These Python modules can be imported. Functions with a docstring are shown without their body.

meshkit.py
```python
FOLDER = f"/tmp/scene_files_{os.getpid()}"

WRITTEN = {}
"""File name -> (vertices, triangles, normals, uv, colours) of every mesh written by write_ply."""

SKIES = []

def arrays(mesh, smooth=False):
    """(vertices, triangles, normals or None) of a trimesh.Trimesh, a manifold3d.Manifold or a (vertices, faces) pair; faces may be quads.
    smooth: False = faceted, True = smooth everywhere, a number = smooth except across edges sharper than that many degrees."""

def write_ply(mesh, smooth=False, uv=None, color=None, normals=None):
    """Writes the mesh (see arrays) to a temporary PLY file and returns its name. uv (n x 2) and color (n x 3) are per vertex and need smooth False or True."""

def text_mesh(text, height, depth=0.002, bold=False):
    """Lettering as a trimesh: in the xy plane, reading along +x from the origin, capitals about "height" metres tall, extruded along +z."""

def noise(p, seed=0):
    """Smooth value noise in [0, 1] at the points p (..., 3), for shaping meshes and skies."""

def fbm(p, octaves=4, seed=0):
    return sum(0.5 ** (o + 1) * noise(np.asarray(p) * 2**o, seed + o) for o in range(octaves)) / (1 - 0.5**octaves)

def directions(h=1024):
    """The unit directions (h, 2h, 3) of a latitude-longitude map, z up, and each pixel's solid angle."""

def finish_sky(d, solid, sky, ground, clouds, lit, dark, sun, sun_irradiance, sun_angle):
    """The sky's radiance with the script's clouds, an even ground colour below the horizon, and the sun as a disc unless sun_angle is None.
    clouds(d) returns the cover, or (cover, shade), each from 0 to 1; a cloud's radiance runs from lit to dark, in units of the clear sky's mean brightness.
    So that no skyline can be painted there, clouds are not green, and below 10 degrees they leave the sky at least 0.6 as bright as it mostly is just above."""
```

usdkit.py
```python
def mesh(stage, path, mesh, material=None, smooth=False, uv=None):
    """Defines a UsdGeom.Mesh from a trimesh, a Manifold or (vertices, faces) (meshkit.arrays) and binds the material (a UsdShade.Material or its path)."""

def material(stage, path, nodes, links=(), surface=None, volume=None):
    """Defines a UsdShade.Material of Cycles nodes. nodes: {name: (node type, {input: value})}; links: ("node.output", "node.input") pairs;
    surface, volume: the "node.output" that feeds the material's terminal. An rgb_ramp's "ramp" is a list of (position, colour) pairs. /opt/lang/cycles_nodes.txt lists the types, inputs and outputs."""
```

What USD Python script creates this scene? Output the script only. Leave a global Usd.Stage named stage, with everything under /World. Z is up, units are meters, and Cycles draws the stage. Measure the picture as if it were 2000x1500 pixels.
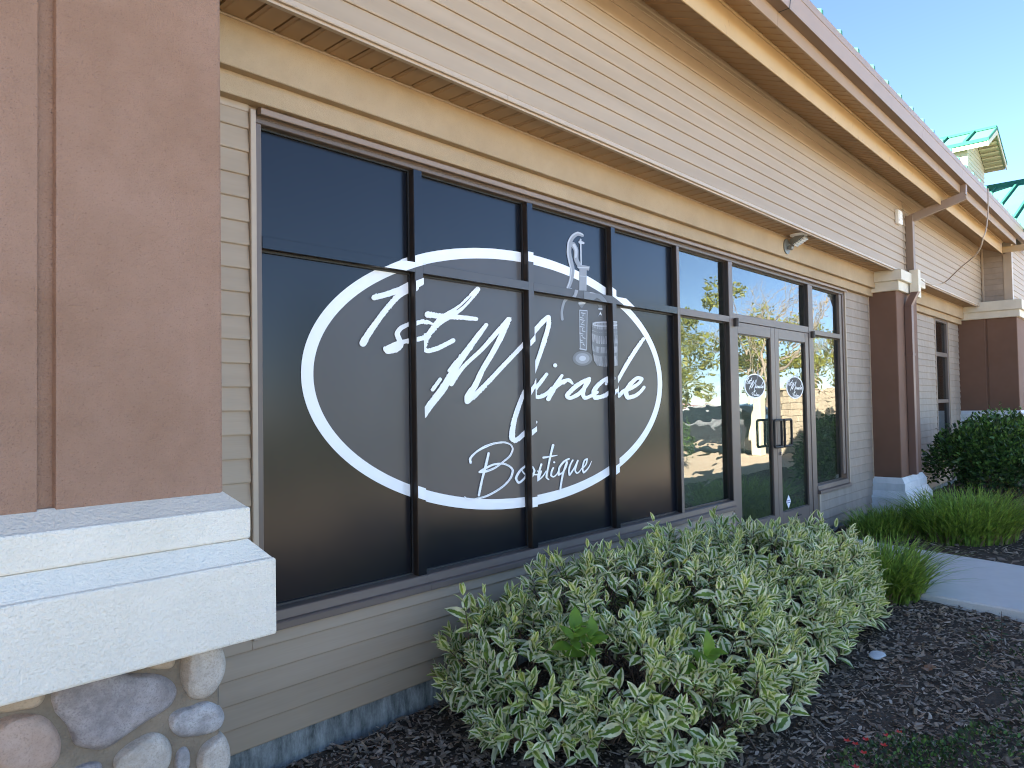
import math, random
import numpy as np, trimesh, usdkit, meshkit
from pxr import Usd, UsdGeom, UsdLux, UsdShade, Gf, Sdf, Vt
from shapely.geometry import Polygon, LineString, Point, box as sbox
from shapely.ops import unary_union
from shapely import affinity

random.seed(7)
rng = np.random.default_rng(7)
PI = math.pi

# ------------------------------------------------------------------ camera, sky, sun, exposure
stage = Usd.Stage.CreateInMemory()
UsdGeom.SetStageUpAxis(stage, UsdGeom.Tokens.z)
UsdGeom.SetStageMetersPerUnit(stage, 1.0)
UsdGeom.Xform.Define(stage, '/World')
UsdGeom.Scope.Define(stage, '/World/Looks')

EYE = 1.56                       # the lens stands this far above the mulch by the wall
YAW, PITCH, ROLL = map(math.radians, (47.7463, 1.6072, -0.9485))
cam = UsdGeom.Camera.Define(stage, '/World/camera')
cam.CreateHorizontalApertureAttr(36.0)
cam.CreateVerticalApertureAttr(27.0)
cam.CreateFocalLengthAttr(36.0 * 1433.146 / 2000)
cam.CreateClippingRangeAttr(Gf.Vec2f(0.05, 2000))
cam.CreateExposureAttr(3.25)
_fw = np.array([math.sin(YAW)*math.cos(PITCH), math.cos(YAW)*math.cos(PITCH), math.sin(PITCH)])
_rt = np.array([math.cos(YAW), -math.sin(YAW), 0.0])
_up = np.cross(_rt, _fw)
_r2 = math.cos(ROLL)*_rt + math.sin(ROLL)*_up
_u2 = -math.sin(ROLL)*_rt + math.cos(ROLL)*_up
cam.AddTransformOp().Set(Gf.Matrix4d(*_r2, 0, *_u2, 0, *(-_fw), 0, 0.0, -2.95, EYE, 1))

SUN = np.array([-1.2, 1.0, 1.04]); SUN = SUN/np.linalg.norm(SUN)     # direction towards the sun: behind the roof, to the left
SUN_EL, SUN_ROT = math.asin(SUN[2]), math.atan2(SUN[0], SUN[1])
sky = UsdLux.DomeLight.Define(stage, '/World/sky')
sky.GetPrim().SetCustomDataByKey('kind', 'structure')
usdkit.material(stage, '/World/Looks/sky_air',
    {'sky': ('sky_texture', {'sky_type': 'single_scattering', 'sun_disc': False, 'sun_elevation': SUN_EL, 'sun_rotation': SUN_ROT,
                             'altitude': 3600.0, 'air_density': 0.95, 'aerosol_density': 0.04, 'ozone_density': 2.4}),
     'bg': ('background_shader', {'strength': 0.054})}, [('sky.color', 'bg.color')], surface='bg.background')
UsdShade.MaterialBindingAPI.Apply(sky.GetPrim()).Bind(UsdShade.Material.Get(stage, '/World/Looks/sky_air'))
sun = UsdLux.DistantLight.Define(stage, '/World/sun')
sun.CreateIntensityAttr(1.25); sun.CreateAngleAttr(0.5); sun.CreateNormalizeAttr(True); sun.CreateColorAttr(Gf.Vec3f(1.0, 0.93, 0.82))
_q = Gf.Rotation(Gf.Vec3d(0, 0, 1), Gf.Vec3d(*SUN)).GetQuat()
sun.AddOrientOp().Set(Gf.Quatf(_q.GetReal(), Gf.Vec3f(*_q.GetImaginary())))

# ------------------------------------------------------------------ materials
def M(name, nodes, links, surface='p.BSDF'):
    return usdkit.material(stage, '/World/Looks/' + name, nodes, links, surface=surface)

def surf(name, c, c2=None, rough=0.6, nscale=6.0, detail=4.0, bump=0.0, bscale=120.0, bdetail=3.0, bdist=0.004, spec=0.5, stretch=None, metal=0.0, mix=1.0, lo=0.3, hi=0.7, speck=None, coat=0.0, rand=0.0):
    """A plain procedural surface: two tones mixed by noise in object space, fine bump, optional specks and per-object tone."""
    n = {'tc': ('texture_coordinate', {}), 'map': ('mapping', {'scale': stretch or (1, 1, 1)}),
         'n': ('noise_texture', {'scale': nscale, 'detail': detail, 'roughness': 0.72}),
         'r': ('rgb_ramp', {'ramp': [(lo, c), (hi, c2 or c)]}),
         'p': ('principled_bsdf', {'roughness': rough, 'specular_ior_level': spec, 'metallic': metal, 'coat_weight': coat})}
    l = [('tc.object', 'map.vector'), ('map.vector', 'n.vector'), ('n.fac', 'r.fac')]
    out = 'r.color'
    if speck:
        col, sc, a, b = speck
        n['sn'] = ('noise_texture', {'scale': sc, 'detail': 2.0})
        n['sr'] = ('rgb_ramp', {'ramp': [(a, (0, 0, 0)), (b, (1, 1, 1))]})
        n['sm'] = ('mix_color', {'b': col})
        l += [('map.vector', 'sn.vector'), ('sn.fac', 'sr.fac'), ('sr.color', 'sm.fac'), (out, 'sm.a')]
        out = 'sm.result'
    if rand:
        n['oi'] = ('object_info', {}); n['mr'] = ('map_range', {'to_min': 1 - rand, 'to_max': 1 + rand})
        n['hs'] = ('hsv', {})
        l += [('oi.random', 'mr.value'), ('mr.result', 'hs.value'), (out, 'hs.color')]
        out = 'hs.color'
    l.append((out, 'p.base_color'))
    if bump:
        n['bn'] = ('noise_texture', {'scale': bscale, 'detail': bdetail, 'roughness': 0.6})
        n['b'] = ('bump', {'strength': bump, 'distance': bdist})
        l += [('map.vector', 'bn.vector'), ('bn.fac', 'b.height'), ('b.normal', 'p.normal')]
    return M(name, n, l)

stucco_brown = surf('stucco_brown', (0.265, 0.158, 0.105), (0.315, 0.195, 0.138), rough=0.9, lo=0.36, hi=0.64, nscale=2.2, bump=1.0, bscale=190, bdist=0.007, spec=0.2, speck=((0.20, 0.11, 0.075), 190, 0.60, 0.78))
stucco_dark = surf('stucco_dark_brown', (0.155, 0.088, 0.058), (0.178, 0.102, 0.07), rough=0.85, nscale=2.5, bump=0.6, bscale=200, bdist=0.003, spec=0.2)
stucco_white = surf('stucco_white', (0.66, 0.615, 0.52), (0.72, 0.675, 0.585), rough=0.9, nscale=4.0, bump=1.0, bscale=130, bdist=0.008, spec=0.2)
precast_white = surf('precast_white', (0.60, 0.61, 0.58), (0.76, 0.76, 0.73), rough=0.85, nscale=5.0, bump=0.4, bscale=90, bdist=0.004, spec=0.2, stretch=(1, 1, 0.4))
cream_trim = surf('cream_trim', (0.60, 0.55, 0.44), (0.68, 0.63, 0.52), rough=0.8, nscale=3.0, bump=0.3, bscale=150, bdist=0.003, spec=0.25)
stucco_tan = surf('stucco_tan', (0.345, 0.25, 0.15), (0.43, 0.32, 0.20), rough=0.92, nscale=2.2, detail=6, bump=0.8, bscale=240, bdist=0.0035, spec=0.2, speck=((0.33, 0.235, 0.145), 260, 0.58, 0.72))
siding_mat = surf('vinyl_siding', (0.325, 0.245, 0.165), (0.375, 0.288, 0.20), rough=0.55, nscale=2.0, detail=5, bump=0.25, bscale=26, bdetail=5, bdist=0.003, spec=0.35, stretch=(0.35, 1, 5), rand=0.03)
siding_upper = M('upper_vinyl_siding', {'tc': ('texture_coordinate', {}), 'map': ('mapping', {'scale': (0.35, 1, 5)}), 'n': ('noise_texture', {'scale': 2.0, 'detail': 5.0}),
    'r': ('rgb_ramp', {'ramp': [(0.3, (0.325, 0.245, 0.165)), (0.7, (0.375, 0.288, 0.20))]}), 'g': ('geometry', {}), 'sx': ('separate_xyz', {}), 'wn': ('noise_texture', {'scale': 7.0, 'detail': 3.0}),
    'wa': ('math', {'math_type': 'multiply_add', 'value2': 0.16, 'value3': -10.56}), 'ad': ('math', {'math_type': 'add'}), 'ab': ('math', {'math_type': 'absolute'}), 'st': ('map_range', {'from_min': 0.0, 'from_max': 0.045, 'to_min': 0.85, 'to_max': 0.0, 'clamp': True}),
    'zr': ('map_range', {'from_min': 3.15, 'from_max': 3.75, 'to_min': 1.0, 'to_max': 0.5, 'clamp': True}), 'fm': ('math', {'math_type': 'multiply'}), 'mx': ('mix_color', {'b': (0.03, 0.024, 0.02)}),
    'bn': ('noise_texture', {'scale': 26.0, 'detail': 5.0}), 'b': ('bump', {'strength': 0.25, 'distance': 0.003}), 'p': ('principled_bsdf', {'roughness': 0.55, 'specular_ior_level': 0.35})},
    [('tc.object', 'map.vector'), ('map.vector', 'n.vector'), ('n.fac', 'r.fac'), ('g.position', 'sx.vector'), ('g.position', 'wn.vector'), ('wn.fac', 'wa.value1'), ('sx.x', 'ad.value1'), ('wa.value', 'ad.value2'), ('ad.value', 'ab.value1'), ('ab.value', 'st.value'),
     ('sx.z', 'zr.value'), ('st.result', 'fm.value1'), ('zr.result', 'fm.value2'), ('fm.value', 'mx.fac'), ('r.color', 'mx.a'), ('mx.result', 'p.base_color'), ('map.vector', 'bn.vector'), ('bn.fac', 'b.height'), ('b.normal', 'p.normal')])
siding_old = surf('weathered_siding', (0.25, 0.20, 0.155), (0.345, 0.28, 0.22), rough=0.6, nscale=3.0, detail=6, bump=0.25, bscale=26, bdetail=5, bdist=0.003, spec=0.3, stretch=(2.5, 1, 0.8), rand=0.04)
soffit_mat = surf('vinyl_soffit', (0.29, 0.185, 0.095), (0.335, 0.215, 0.115), rough=0.5, nscale=2.0, bump=0.1, bscale=60, bdist=0.002, spec=0.35, rand=0.03)
trim_mat = surf('tan_trim', (0.39, 0.305, 0.22), (0.43, 0.34, 0.25), rough=0.45, nscale=3.0, spec=0.4)
beam_mat = surf('beam_paint', (0.42, 0.295, 0.155), (0.475, 0.34, 0.185), rough=0.55, nscale=1.4, detail=5, bump=0.1, bscale=40, bdist=0.003, spec=0.3, speck=((0.36, 0.25, 0.14), 14, 0.70, 0.76))
fascia_mat = surf('fascia_paint', (0.25, 0.165, 0.095), (0.29, 0.195, 0.115), rough=0.55, nscale=2.0, detail=5, bump=0.15, bscale=30, bdist=0.003, spec=0.3, stretch=(0.4, 1, 2))
gutter_mat = surf('gutter_taupe', (0.24, 0.172, 0.125), (0.265, 0.19, 0.14), rough=0.5, nscale=2.0, detail=5, spec=0.4, bump=0.08, bscale=300, bdist=0.001)
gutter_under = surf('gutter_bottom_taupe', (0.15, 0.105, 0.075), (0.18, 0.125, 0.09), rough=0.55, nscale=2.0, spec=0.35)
downspout_mat = surf('downspout_taupe', (0.225, 0.16, 0.115), (0.25, 0.18, 0.13), rough=0.5, nscale=2.0, spec=0.4)
down_brown = surf('downspout_brown', (0.155, 0.088, 0.064), (0.175, 0.10, 0.074), rough=0.5, nscale=2.0, spec=0.35)
frame_mat = surf('bronze_frame', (0.122, 0.090, 0.070), (0.145, 0.108, 0.086), rough=0.42, nscale=3.0, detail=5, spec=0.5, stretch=(0.5, 1, 1))
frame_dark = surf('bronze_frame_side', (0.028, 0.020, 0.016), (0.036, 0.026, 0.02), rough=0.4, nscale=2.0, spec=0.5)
gasket = surf('black_gasket', (0.012, 0.012, 0.012), rough=0.5)
film_black = surf('black_vinyl_film', (0.0045, 0.0045, 0.006), (0.0055, 0.0055, 0.007), rough=0.20, nscale=1.0, spec=0.40)
film_grey = surf('grey_vinyl_film', (0.082, 0.076, 0.074), (0.090, 0.084, 0.082), rough=0.24, nscale=1.0, spec=0.26)
disc_mat = surf('sticker_grey', (0.050, 0.047, 0.046), (0.056, 0.053, 0.052), rough=0.5, nscale=1.0, spec=0.2)
film_white = surf('white_vinyl_film', (0.80, 0.80, 0.80), (0.84, 0.84, 0.84), rough=0.4, nscale=1.0)
print_greys = [surf('print_grey_%s' % w, (g*0.92, g*0.94, g), (g, g*1.01, g*1.06), rough=0.4, nscale=30.0) for w, g in (('dark', 0.135), ('mid', 0.25), ('light', 0.46), ('pale', 0.72))]
print_wood = surf('print_barrel', (0.07, 0.07, 0.075), (0.38, 0.38, 0.39), rough=0.4, nscale=26, detail=5, stretch=(2.6, 1, 0.4), lo=0.35, hi=0.68)
grout = surf('stone_mortar', (0.17, 0.138, 0.10), (0.24, 0.20, 0.152), rough=0.95, nscale=9, bump=0.9, bscale=110, bdist=0.008, spec=0.1)
def stone_mat(name, a, b, s):
    return surf(name, a, b, rough=0.75, nscale=s, detail=8, bump=0.8, bscale=26, bdetail=9, bdist=0.010, spec=0.25, lo=0.38, hi=0.62, speck=(tuple(0.78*x for x in a), 210, 0.50, 0.85))
stone_mats = [stone_mat('river_stone_grey', (0.19, 0.17, 0.165), (0.33, 0.30, 0.29), 11), stone_mat('river_stone_tan', (0.36, 0.275, 0.19), (0.45, 0.355, 0.25), 8),
              stone_mat('river_stone_pink', (0.33, 0.235, 0.18), (0.42, 0.31, 0.245), 10), stone_mat('river_stone_pale', (0.30, 0.265, 0.22), (0.47, 0.425, 0.37), 9),
              stone_mat('river_stone_cool', (0.22, 0.21, 0.205), (0.40, 0.385, 0.375), 13)]
concrete = surf('sidewalk_concrete', (0.64, 0.59, 0.53), (0.72, 0.67, 0.605), rough=0.9, nscale=5, detail=8, bump=0.5, bscale=160, bdist=0.004, spec=0.2, speck=((0.45, 0.44, 0.42), 210, 0.58, 0.7))
foundation_mat = surf('foundation_concrete', (0.085, 0.092, 0.09), (0.36, 0.37, 0.35), rough=0.95, nscale=7, detail=8, bump=0.7, bscale=60, bdist=0.008, spec=0.15, stretch=(2.5, 1, 0.8), lo=0.36, hi=0.66)
lot_mat = surf('parking_lot', (0.50, 0.395, 0.28), (0.58, 0.46, 0.33), rough=0.95, nscale=0.6, detail=8, bump=0.3, bscale=60, bdist=0.005, spec=0.15)
soil_mat = surf('mulch_soil', (0.075, 0.056, 0.040), (0.125, 0.096, 0.072), rough=0.95, nscale=14, detail=8, bump=1.0, bscale=45, bdist=0.02, spec=0.1)
chip_mats = [surf('bark_chip_%s' % n, a, tuple(1.5*x for x in a), rough=0.85, nscale=40, detail=5, bump=0.6, bscale=90, bdist=0.003, spec=0.25, rand=0.35) for n, a in (('dark', (0.175, 0.128, 0.092)), ('grey', (0.33, 0.258, 0.195)), ('brown', (0.29, 0.20, 0.128)))]
twig_mat = surf('dry_twig', (0.14, 0.105, 0.07), (0.26, 0.205, 0.135), rough=0.8, nscale=20, rand=0.25)
bark_mat = surf('shrub_bark', (0.075, 0.042, 0.028), (0.12, 0.07, 0.045), rough=0.75, nscale=30, bump=0.4, bscale=120, bdist=0.002)
tree_bark = surf('tree_bark', (0.22, 0.175, 0.125), (0.34, 0.28, 0.21), rough=0.85, nscale=8, bump=0.6, bscale=30, bdist=0.02)
white_plastic = surf('white_plastic', (0.72, 0.72, 0.69), (0.76, 0.76, 0.73), rough=0.35, nscale=3)
grey_metal = surf('lamp_grey_metal', (0.16, 0.16, 0.145), (0.20, 0.20, 0.18), rough=0.4, nscale=5, metal=0.3)
lamp_glass = surf('lamp_lens', (0.62, 0.62, 0.58), (0.70, 0.70, 0.66), rough=0.15, nscale=5, coat=0.6)
black_metal = surf('black_metal', (0.012, 0.011, 0.011), (0.016, 0.015, 0.014), rough=0.5, spec=0.3)
steel = surf('lock_steel', (0.42, 0.41, 0.39), (0.5, 0.49, 0.47), rough=0.3, metal=0.9)
cable_mat = surf('cable_tan', (0.42, 0.33, 0.24), rough=0.5)
roof_green = surf('roof_green_metal', (0.055, 0.20, 0.145), (0.062, 0.215, 0.155), rough=0.8, nscale=1.0, spec=0.12)
roof_dark = surf('roof_green_trim', (0.022, 0.125, 0.085), (0.026, 0.135, 0.092), rough=0.8, nscale=1.0, spec=0.12)
cupola_soffit = surf('cupola_soffit', (0.58, 0.54, 0.36), (0.62, 0.58, 0.40), rough=0.7, nscale=2)
cupola_wall = surf('cupola_cream', (0.30, 0.285, 0.185), (0.335, 0.315, 0.21), rough=0.6, nscale=2)
room_wall = surf('room_wall', (0.80, 0.81, 0.78), (0.84, 0.85, 0.82), rough=0.9, nscale=1)
room_floor = surf('room_floor', (0.50, 0.51, 0.49), (0.58, 0.585, 0.56), rough=0.6, nscale=2)
blind_mat = surf('roller_blind', (0.42, 0.41, 0.39), rough=0.8)
blue_print = surf('blue_print', (0.03, 0.04, 0.25), rough=0.4)
red_mat = surf('flower_red', (0.55, 0.02, 0.015), (0.65, 0.04, 0.02), rough=0.5, nscale=20)
block_mat = surf('wall_block', (0.42, 0.34, 0.235), (0.54, 0.44, 0.31), rough=0.95, nscale=7, bump=0.8, bscale=30, bdist=0.02, rand=0.12)
post_mat = surf('post_concrete', (0.62, 0.55, 0.40), (0.68, 0.60, 0.45), rough=0.9, nscale=4)
car_black = surf('car_black', (0.03, 0.033, 0.04), rough=0.2, coat=1.0)
car_red = surf('car_red', (0.16, 0.015, 0.015), rough=0.2, coat=1.0)
car_blue = surf('car_blue', (0.03, 0.06, 0.10), rough=0.2, coat=1.0)
car_window = surf('car_window', (0.01, 0.012, 0.013), rough=0.05, spec=0.8)
tyre_mat = surf('tyre', (0.015, 0.015, 0.015), rough=0.8)
wheel_mat = surf('wheel_alloy', (0.5, 0.5, 0.5), rough=0.3, metal=0.8)
light_mat = surf('car_lamp', (0.75, 0.75, 0.75), rough=0.1, coat=1.0)
stone_white = surf('white_stone', (0.50, 0.49, 0.48), (0.66, 0.65, 0.64), rough=0.9, nscale=20, bump=0.7, bscale=60, bdist=0.006)
deadleaf_mat = surf('dead_leaf', (0.20, 0.10, 0.055), (0.28, 0.155, 0.09), rough=0.7, nscale=25)

def glass(name, tint, wave, vec, scale, extra=1.0):
    """Window pane: tinted see-through mixed with a mirror that strengthens towards grazing (coated double glazing); the faint bump is the roller wave of the glass."""
    return M(name, {'tc': ('texture_coordinate', {}), 'map': ('mapping', {'scale': vec}), 'n': ('noise_texture', {'scale': scale, 'detail': 1.0, 'distortion': 0.6}),
                    'b': ('bump', {'strength': 1.0, 'distance': wave}), 'f': ('layer_weight', {'blend': 0.5}), 'pw': ('math', {'math_type': 'power', 'value2': 2.6}), 'm': ('math', {'math_type': 'multiply_add', 'value2': 0.42, 'value3': extra, 'use_clamp': True}),
                    't': ('transparent_bsdf', {'color': tint}), 'g': ('glossy_bsdf', {'color': (0.95, 0.96, 0.97), 'roughness': 0.0}), 'x': ('mix_closure', {})},
             [('tc.object', 'map.vector'), ('map.vector', 'n.vector'), ('n.fac', 'b.height'), ('b.normal', 'g.normal'), ('f.facing', 'pw.value1'), ('pw.value', 'm.value1'), ('m.value', 'x.fac'),
              ('t.BSDF', 'x.closure1'), ('g.BSDF', 'x.closure2')], surface='x.closure')
pane_clear = glass('pane_glass', (0.26, 0.345, 0.345), 0.0006, (1, 1, 1), 3.0, 0.10)
pane_wavy = glass('pane_glass_wavy', (0.26, 0.345, 0.345), 0.0011, (1, 1, 3), 3.4, 0.10)
pane_door = glass('door_glass', (0.26, 0.345, 0.345), 0.0008, (1, 1, 1), 2.6, 0.10)

def leaf_mat(name, green, green2, margin=None, trans=0.25, edge=0.5, rand=0.18, rough=0.45):
    n = {'uv': ('uvmap', {}), 'sx': ('separate_xyz', {}), 'g': ('geometry', {}), 'oi': ('object_info', {}),
         'n': ('noise_texture', {'scale': 55.0, 'detail': 3.0}), 'n2': ('noise_texture', {'scale': 9.0, 'detail': 1.0}),
         'gm': ('rgb_ramp', {'ramp': [(0.35, green), (0.65, green2)]}),
         'p': ('principled_bsdf', {'roughness': rough, 'specular_ior_level': 0.35}), 'tr': ('translucent_bsdf', {}), 'x': ('mix_closure', {'fac': trans})}
    l = [('uv.UV', 'sx.vector'), ('g.position', 'n.vector'), ('g.position', 'n2.vector'), ('n2.fac', 'gm.fac')]
    out = 'gm.color'
    if margin:
        n.update({'ab': ('math', {'math_type': 'absolute'}), 'ns': ('math', {'math_type': 'multiply_add', 'value2': 0.75, 'value3': -0.375}),
                  'ad': ('math', {'math_type': 'add'}), 'rp': ('rgb_ramp', {'ramp': [(edge - 0.05, (0, 0, 0)), (edge + 0.05, (1, 1, 1))]}), 'mx': ('mix_color', {'b': margin})})
        l += [('sx.x', 'ab.value1'), ('n.fac', 'ns.value1'), ('ab.value', 'ad.value1'), ('ns.value', 'ad.value2'), ('ad.value', 'rp.fac'), ('rp.color', 'mx.fac'), (out, 'mx.a')]
        out = 'mx.result'
    n['wn'] = ('noise_texture', {'scale': 23.0, 'detail': 0.0}); n['mr'] = ('map_range', {'from_min': 0.3, 'from_max': 0.7, 'to_min': 1 - rand, 'to_max': 1 + rand}); n['hs'] = ('hsv', {})
    l += [('g.position', 'wn.vector'), ('wn.fac', 'mr.value'), ('mr.result', 'hs.value'), (out, 'hs.color'), ('hs.color', 'p.base_color'), ('hs.color', 'tr.color'), ('p.BSDF', 'x.closure1'), ('tr.BSDF', 'x.closure2')]
    return M(name, n, l, surface='x.closure')
leaf_var = leaf_mat('variegated_leaf', (0.14, 0.235, 0.038), (0.23, 0.345, 0.055), (0.86, 0.85, 0.54), edge=0.40)
leaf_young = leaf_mat('variegated_young_leaf', (0.26, 0.36, 0.06), (0.38, 0.47, 0.08), (0.80, 0.81, 0.38), edge=0.40, trans=0.35)
leaf_lime = leaf_mat('plain_lime_leaf', (0.15, 0.28, 0.035), (0.20, 0.34, 0.04), trans=0.35)
leaf_dark = leaf_mat('dark_shrub_leaf', (0.028, 0.058, 0.018), (0.065, 0.118, 0.028), trans=0.2, rand=0.35)
leaf_new = leaf_mat('fresh_shrub_leaf', (0.10, 0.20, 0.045), (0.15, 0.27, 0.055), trans=0.3, rand=0.3)
grass_mat = leaf_mat('grass_blade', (0.17, 0.27, 0.04), (0.30, 0.42, 0.07), trans=0.3, rand=0.35)
straw_mat = leaf_mat('dry_grass_blade', (0.22, 0.165, 0.085), (0.30, 0.23, 0.12), trans=0.2, rand=0.25)
cover_mat = leaf_mat('groundcover_leaf', (0.030, 0.060, 0.016), (0.065, 0.10, 0.028), trans=0.2, rand=0.35)
row_leaf = leaf_mat('row_tree_leaf', (0.045, 0.075, 0.022), (0.10, 0.12, 0.035), trans=0.25, rand=0.3)
tree_leaf = leaf_mat('spring_tree_leaf', (0.16, 0.19, 0.035), (0.30, 0.28, 0.06), trans=0.3, rand=0.3)

# ------------------------------------------------------------------ mesh helpers (z measured from the lens height; emitted at world height)
class B:
    def __init__(s): s.v, s.f, s.n = [], [], 0
    def add(s, v, f):
        v = np.asarray(v, float).reshape(-1, 3); f = np.asarray(f, int)
        if f.shape[1] == 4: f = np.vstack([f[:, [0, 1, 2]], f[:, [0, 2, 3]]])
        s.v.append(v); s.f.append(f + s.n); s.n += len(v); return s
    def box(s, x0, x1, y0, y1, z0, z1):
        v = [(x, y, z) for x in (x0, x1) for y in (y0, y1) for z in (z0, z1)]
        return s.add(v, [(0, 1, 3, 2), (4, 6, 7, 5), (0, 4, 5, 1), (2, 3, 7, 6), (0, 2, 6, 4), (1, 5, 7, 3)])
    def bbox(s, x0, x1, y0, y1, z0, z1, c=0.003):
        """a box with chamfered edges"""
        import itertools
        pts = []
        for sx, sy, sz in itertools.product((0, 1), repeat=3):
            X, Y, Z = (x0, x1)[sx], (y0, y1)[sy], (z0, z1)[sz]; dx, dy, dz = (c, -c)[sx], (c, -c)[sy], (c, -c)[sz]
            pts += [(X+dx, Y+dy, Z), (X+dx, Y, Z+dz), (X, Y+dy, Z+dz)]
        h = trimesh.convex.convex_hull(np.array(pts)); return s.add(h.vertices, h.faces)
    def quad(s, a, b, c, d): return s.add([a, b, c, d], [(0, 1, 2, 3)])
    def prism(s, prof, axis, a, b):
        """closed profile (list of 2D points) swept along axis from a to b. x: (y,z) profile; y: (x,z); z: (x,y)"""
        p = np.asarray(prof, float); n = len(p)
        def put(t):
            o = np.full(n, t)
            return {'x': np.c_[o, p[:, 0], p[:, 1]], 'y': np.c_[p[:, 0], o, p[:, 1]], 'z': np.c_[p[:, 0], p[:, 1], o]}[axis]
        i = np.arange(n); j = (i+1) % n
        pol = Polygon(p)
        if len(p) > 3 and not pol.convex_hull.area - pol.area < 1e-9:
            tv, tf = trimesh.creation.triangulate_polygon(pol, engine='earcut')
            _, idx = __import__('scipy.spatial', fromlist=['cKDTree']).cKDTree(p).query(tv); tf = idx[tf]
        else:
            tf = np.array([(0, k, k+1) for k in range(1, n-1)])
        s.add(np.vstack([put(a), put(b)]), np.vstack([tf[:, ::-1], tf+n, np.c_[i, j, j+n], np.c_[i, j+n, i+n]])); return s
    def tube(s, pts, r, sides=8, cap=True):
        p = np.asarray(pts, float); r = np.broadcast_to(r, (len(p),)).astype(float)
        t = np.gradient(p, axis=0); t /= np.linalg.norm(t, axis=1, keepdims=True)+1e-12
        ref = np.array([0, 0, 1.0]) if abs(t[0, 2]) < 0.9 else np.array([1.0, 0, 0])
        a = np.cross(t[0], ref); a /= np.linalg.norm(a); A = []
        for k in range(len(p)):
            a = a - t[k]*(a@t[k]); a /= np.linalg.norm(a)+1e-12; A.append(a)
        A = np.array(A); Bn = np.cross(t, A); g = np.arange(sides)*2*PI/sides
        v = p[:, None] + r[:, None, None]*(np.cos(g)[None, :, None]*A[:, None] + np.sin(g)[None, :, None]*Bn[:, None])
        i, j = np.meshgrid(np.arange(len(p)-1), np.arange(sides), indexing='ij')
        q = np.stack([i*sides+j, i*sides+(j+1) % sides, (i+1)*sides+(j+1) % sides, (i+1)*sides+j], -1).reshape(-1, 4)
        s.add(v.reshape(-1, 3), q)
        if cap:
            for base in (0, (len(p)-1)*sides):
                s.f.append(np.array([(base, base+k, base+k+1) for k in range(1, sides-1)]) + s.n - len(p)*sides)
        return s
    def mesh(s):
        return np.vstack(s.v), np.vstack(s.f)

used = {}
def numbered(path):
    k = used.get(path, -1)+1; used[path] = k
    return path if k == 0 else '%s_%03d' % (path, k)
origin = {}
def data(p, label=None, cat=None, group=None, kind=None):
    for k, v in (('label', label), ('category', cat), ('group', group), ('kind', kind)):
        if v: p.SetCustomDataByKey(k, v)
    return p
def thing(name, label, cat, loc=(0, 0, 0), group=None):
    path = numbered('/World/' + name)
    x = UsdGeom.Xform.Define(stage, path); x.AddTranslateOp().Set(Gf.Vec3d(loc[0], loc[1], loc[2]+EYE))
    origin[path] = np.array(loc, float)
    data(x.GetPrim(), label, cat, group); return path
def obj(name, b, mat, parent=None, smooth=False, uv=None, label=None, cat=None, group=None, kind=None):
    path = numbered((parent or '/World') + '/' + name)
    v, f = b.mesh() if isinstance(b, B) else b
    top = parent.split('/')[2] if parent else None
    o = origin['/World/'+top] if parent else np.array([0, 0, -EYE])
    m = usdkit.mesh(stage, path, (np.asarray(v)-o, f), mat, smooth=smooth, uv=uv)
    data(m.GetPrim(), label, cat, group, kind); return path
def rrect(x0, x1, z0, z1): return [(x0, z0), (x1, z0), (x1, z1), (x0, z1)]
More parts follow.
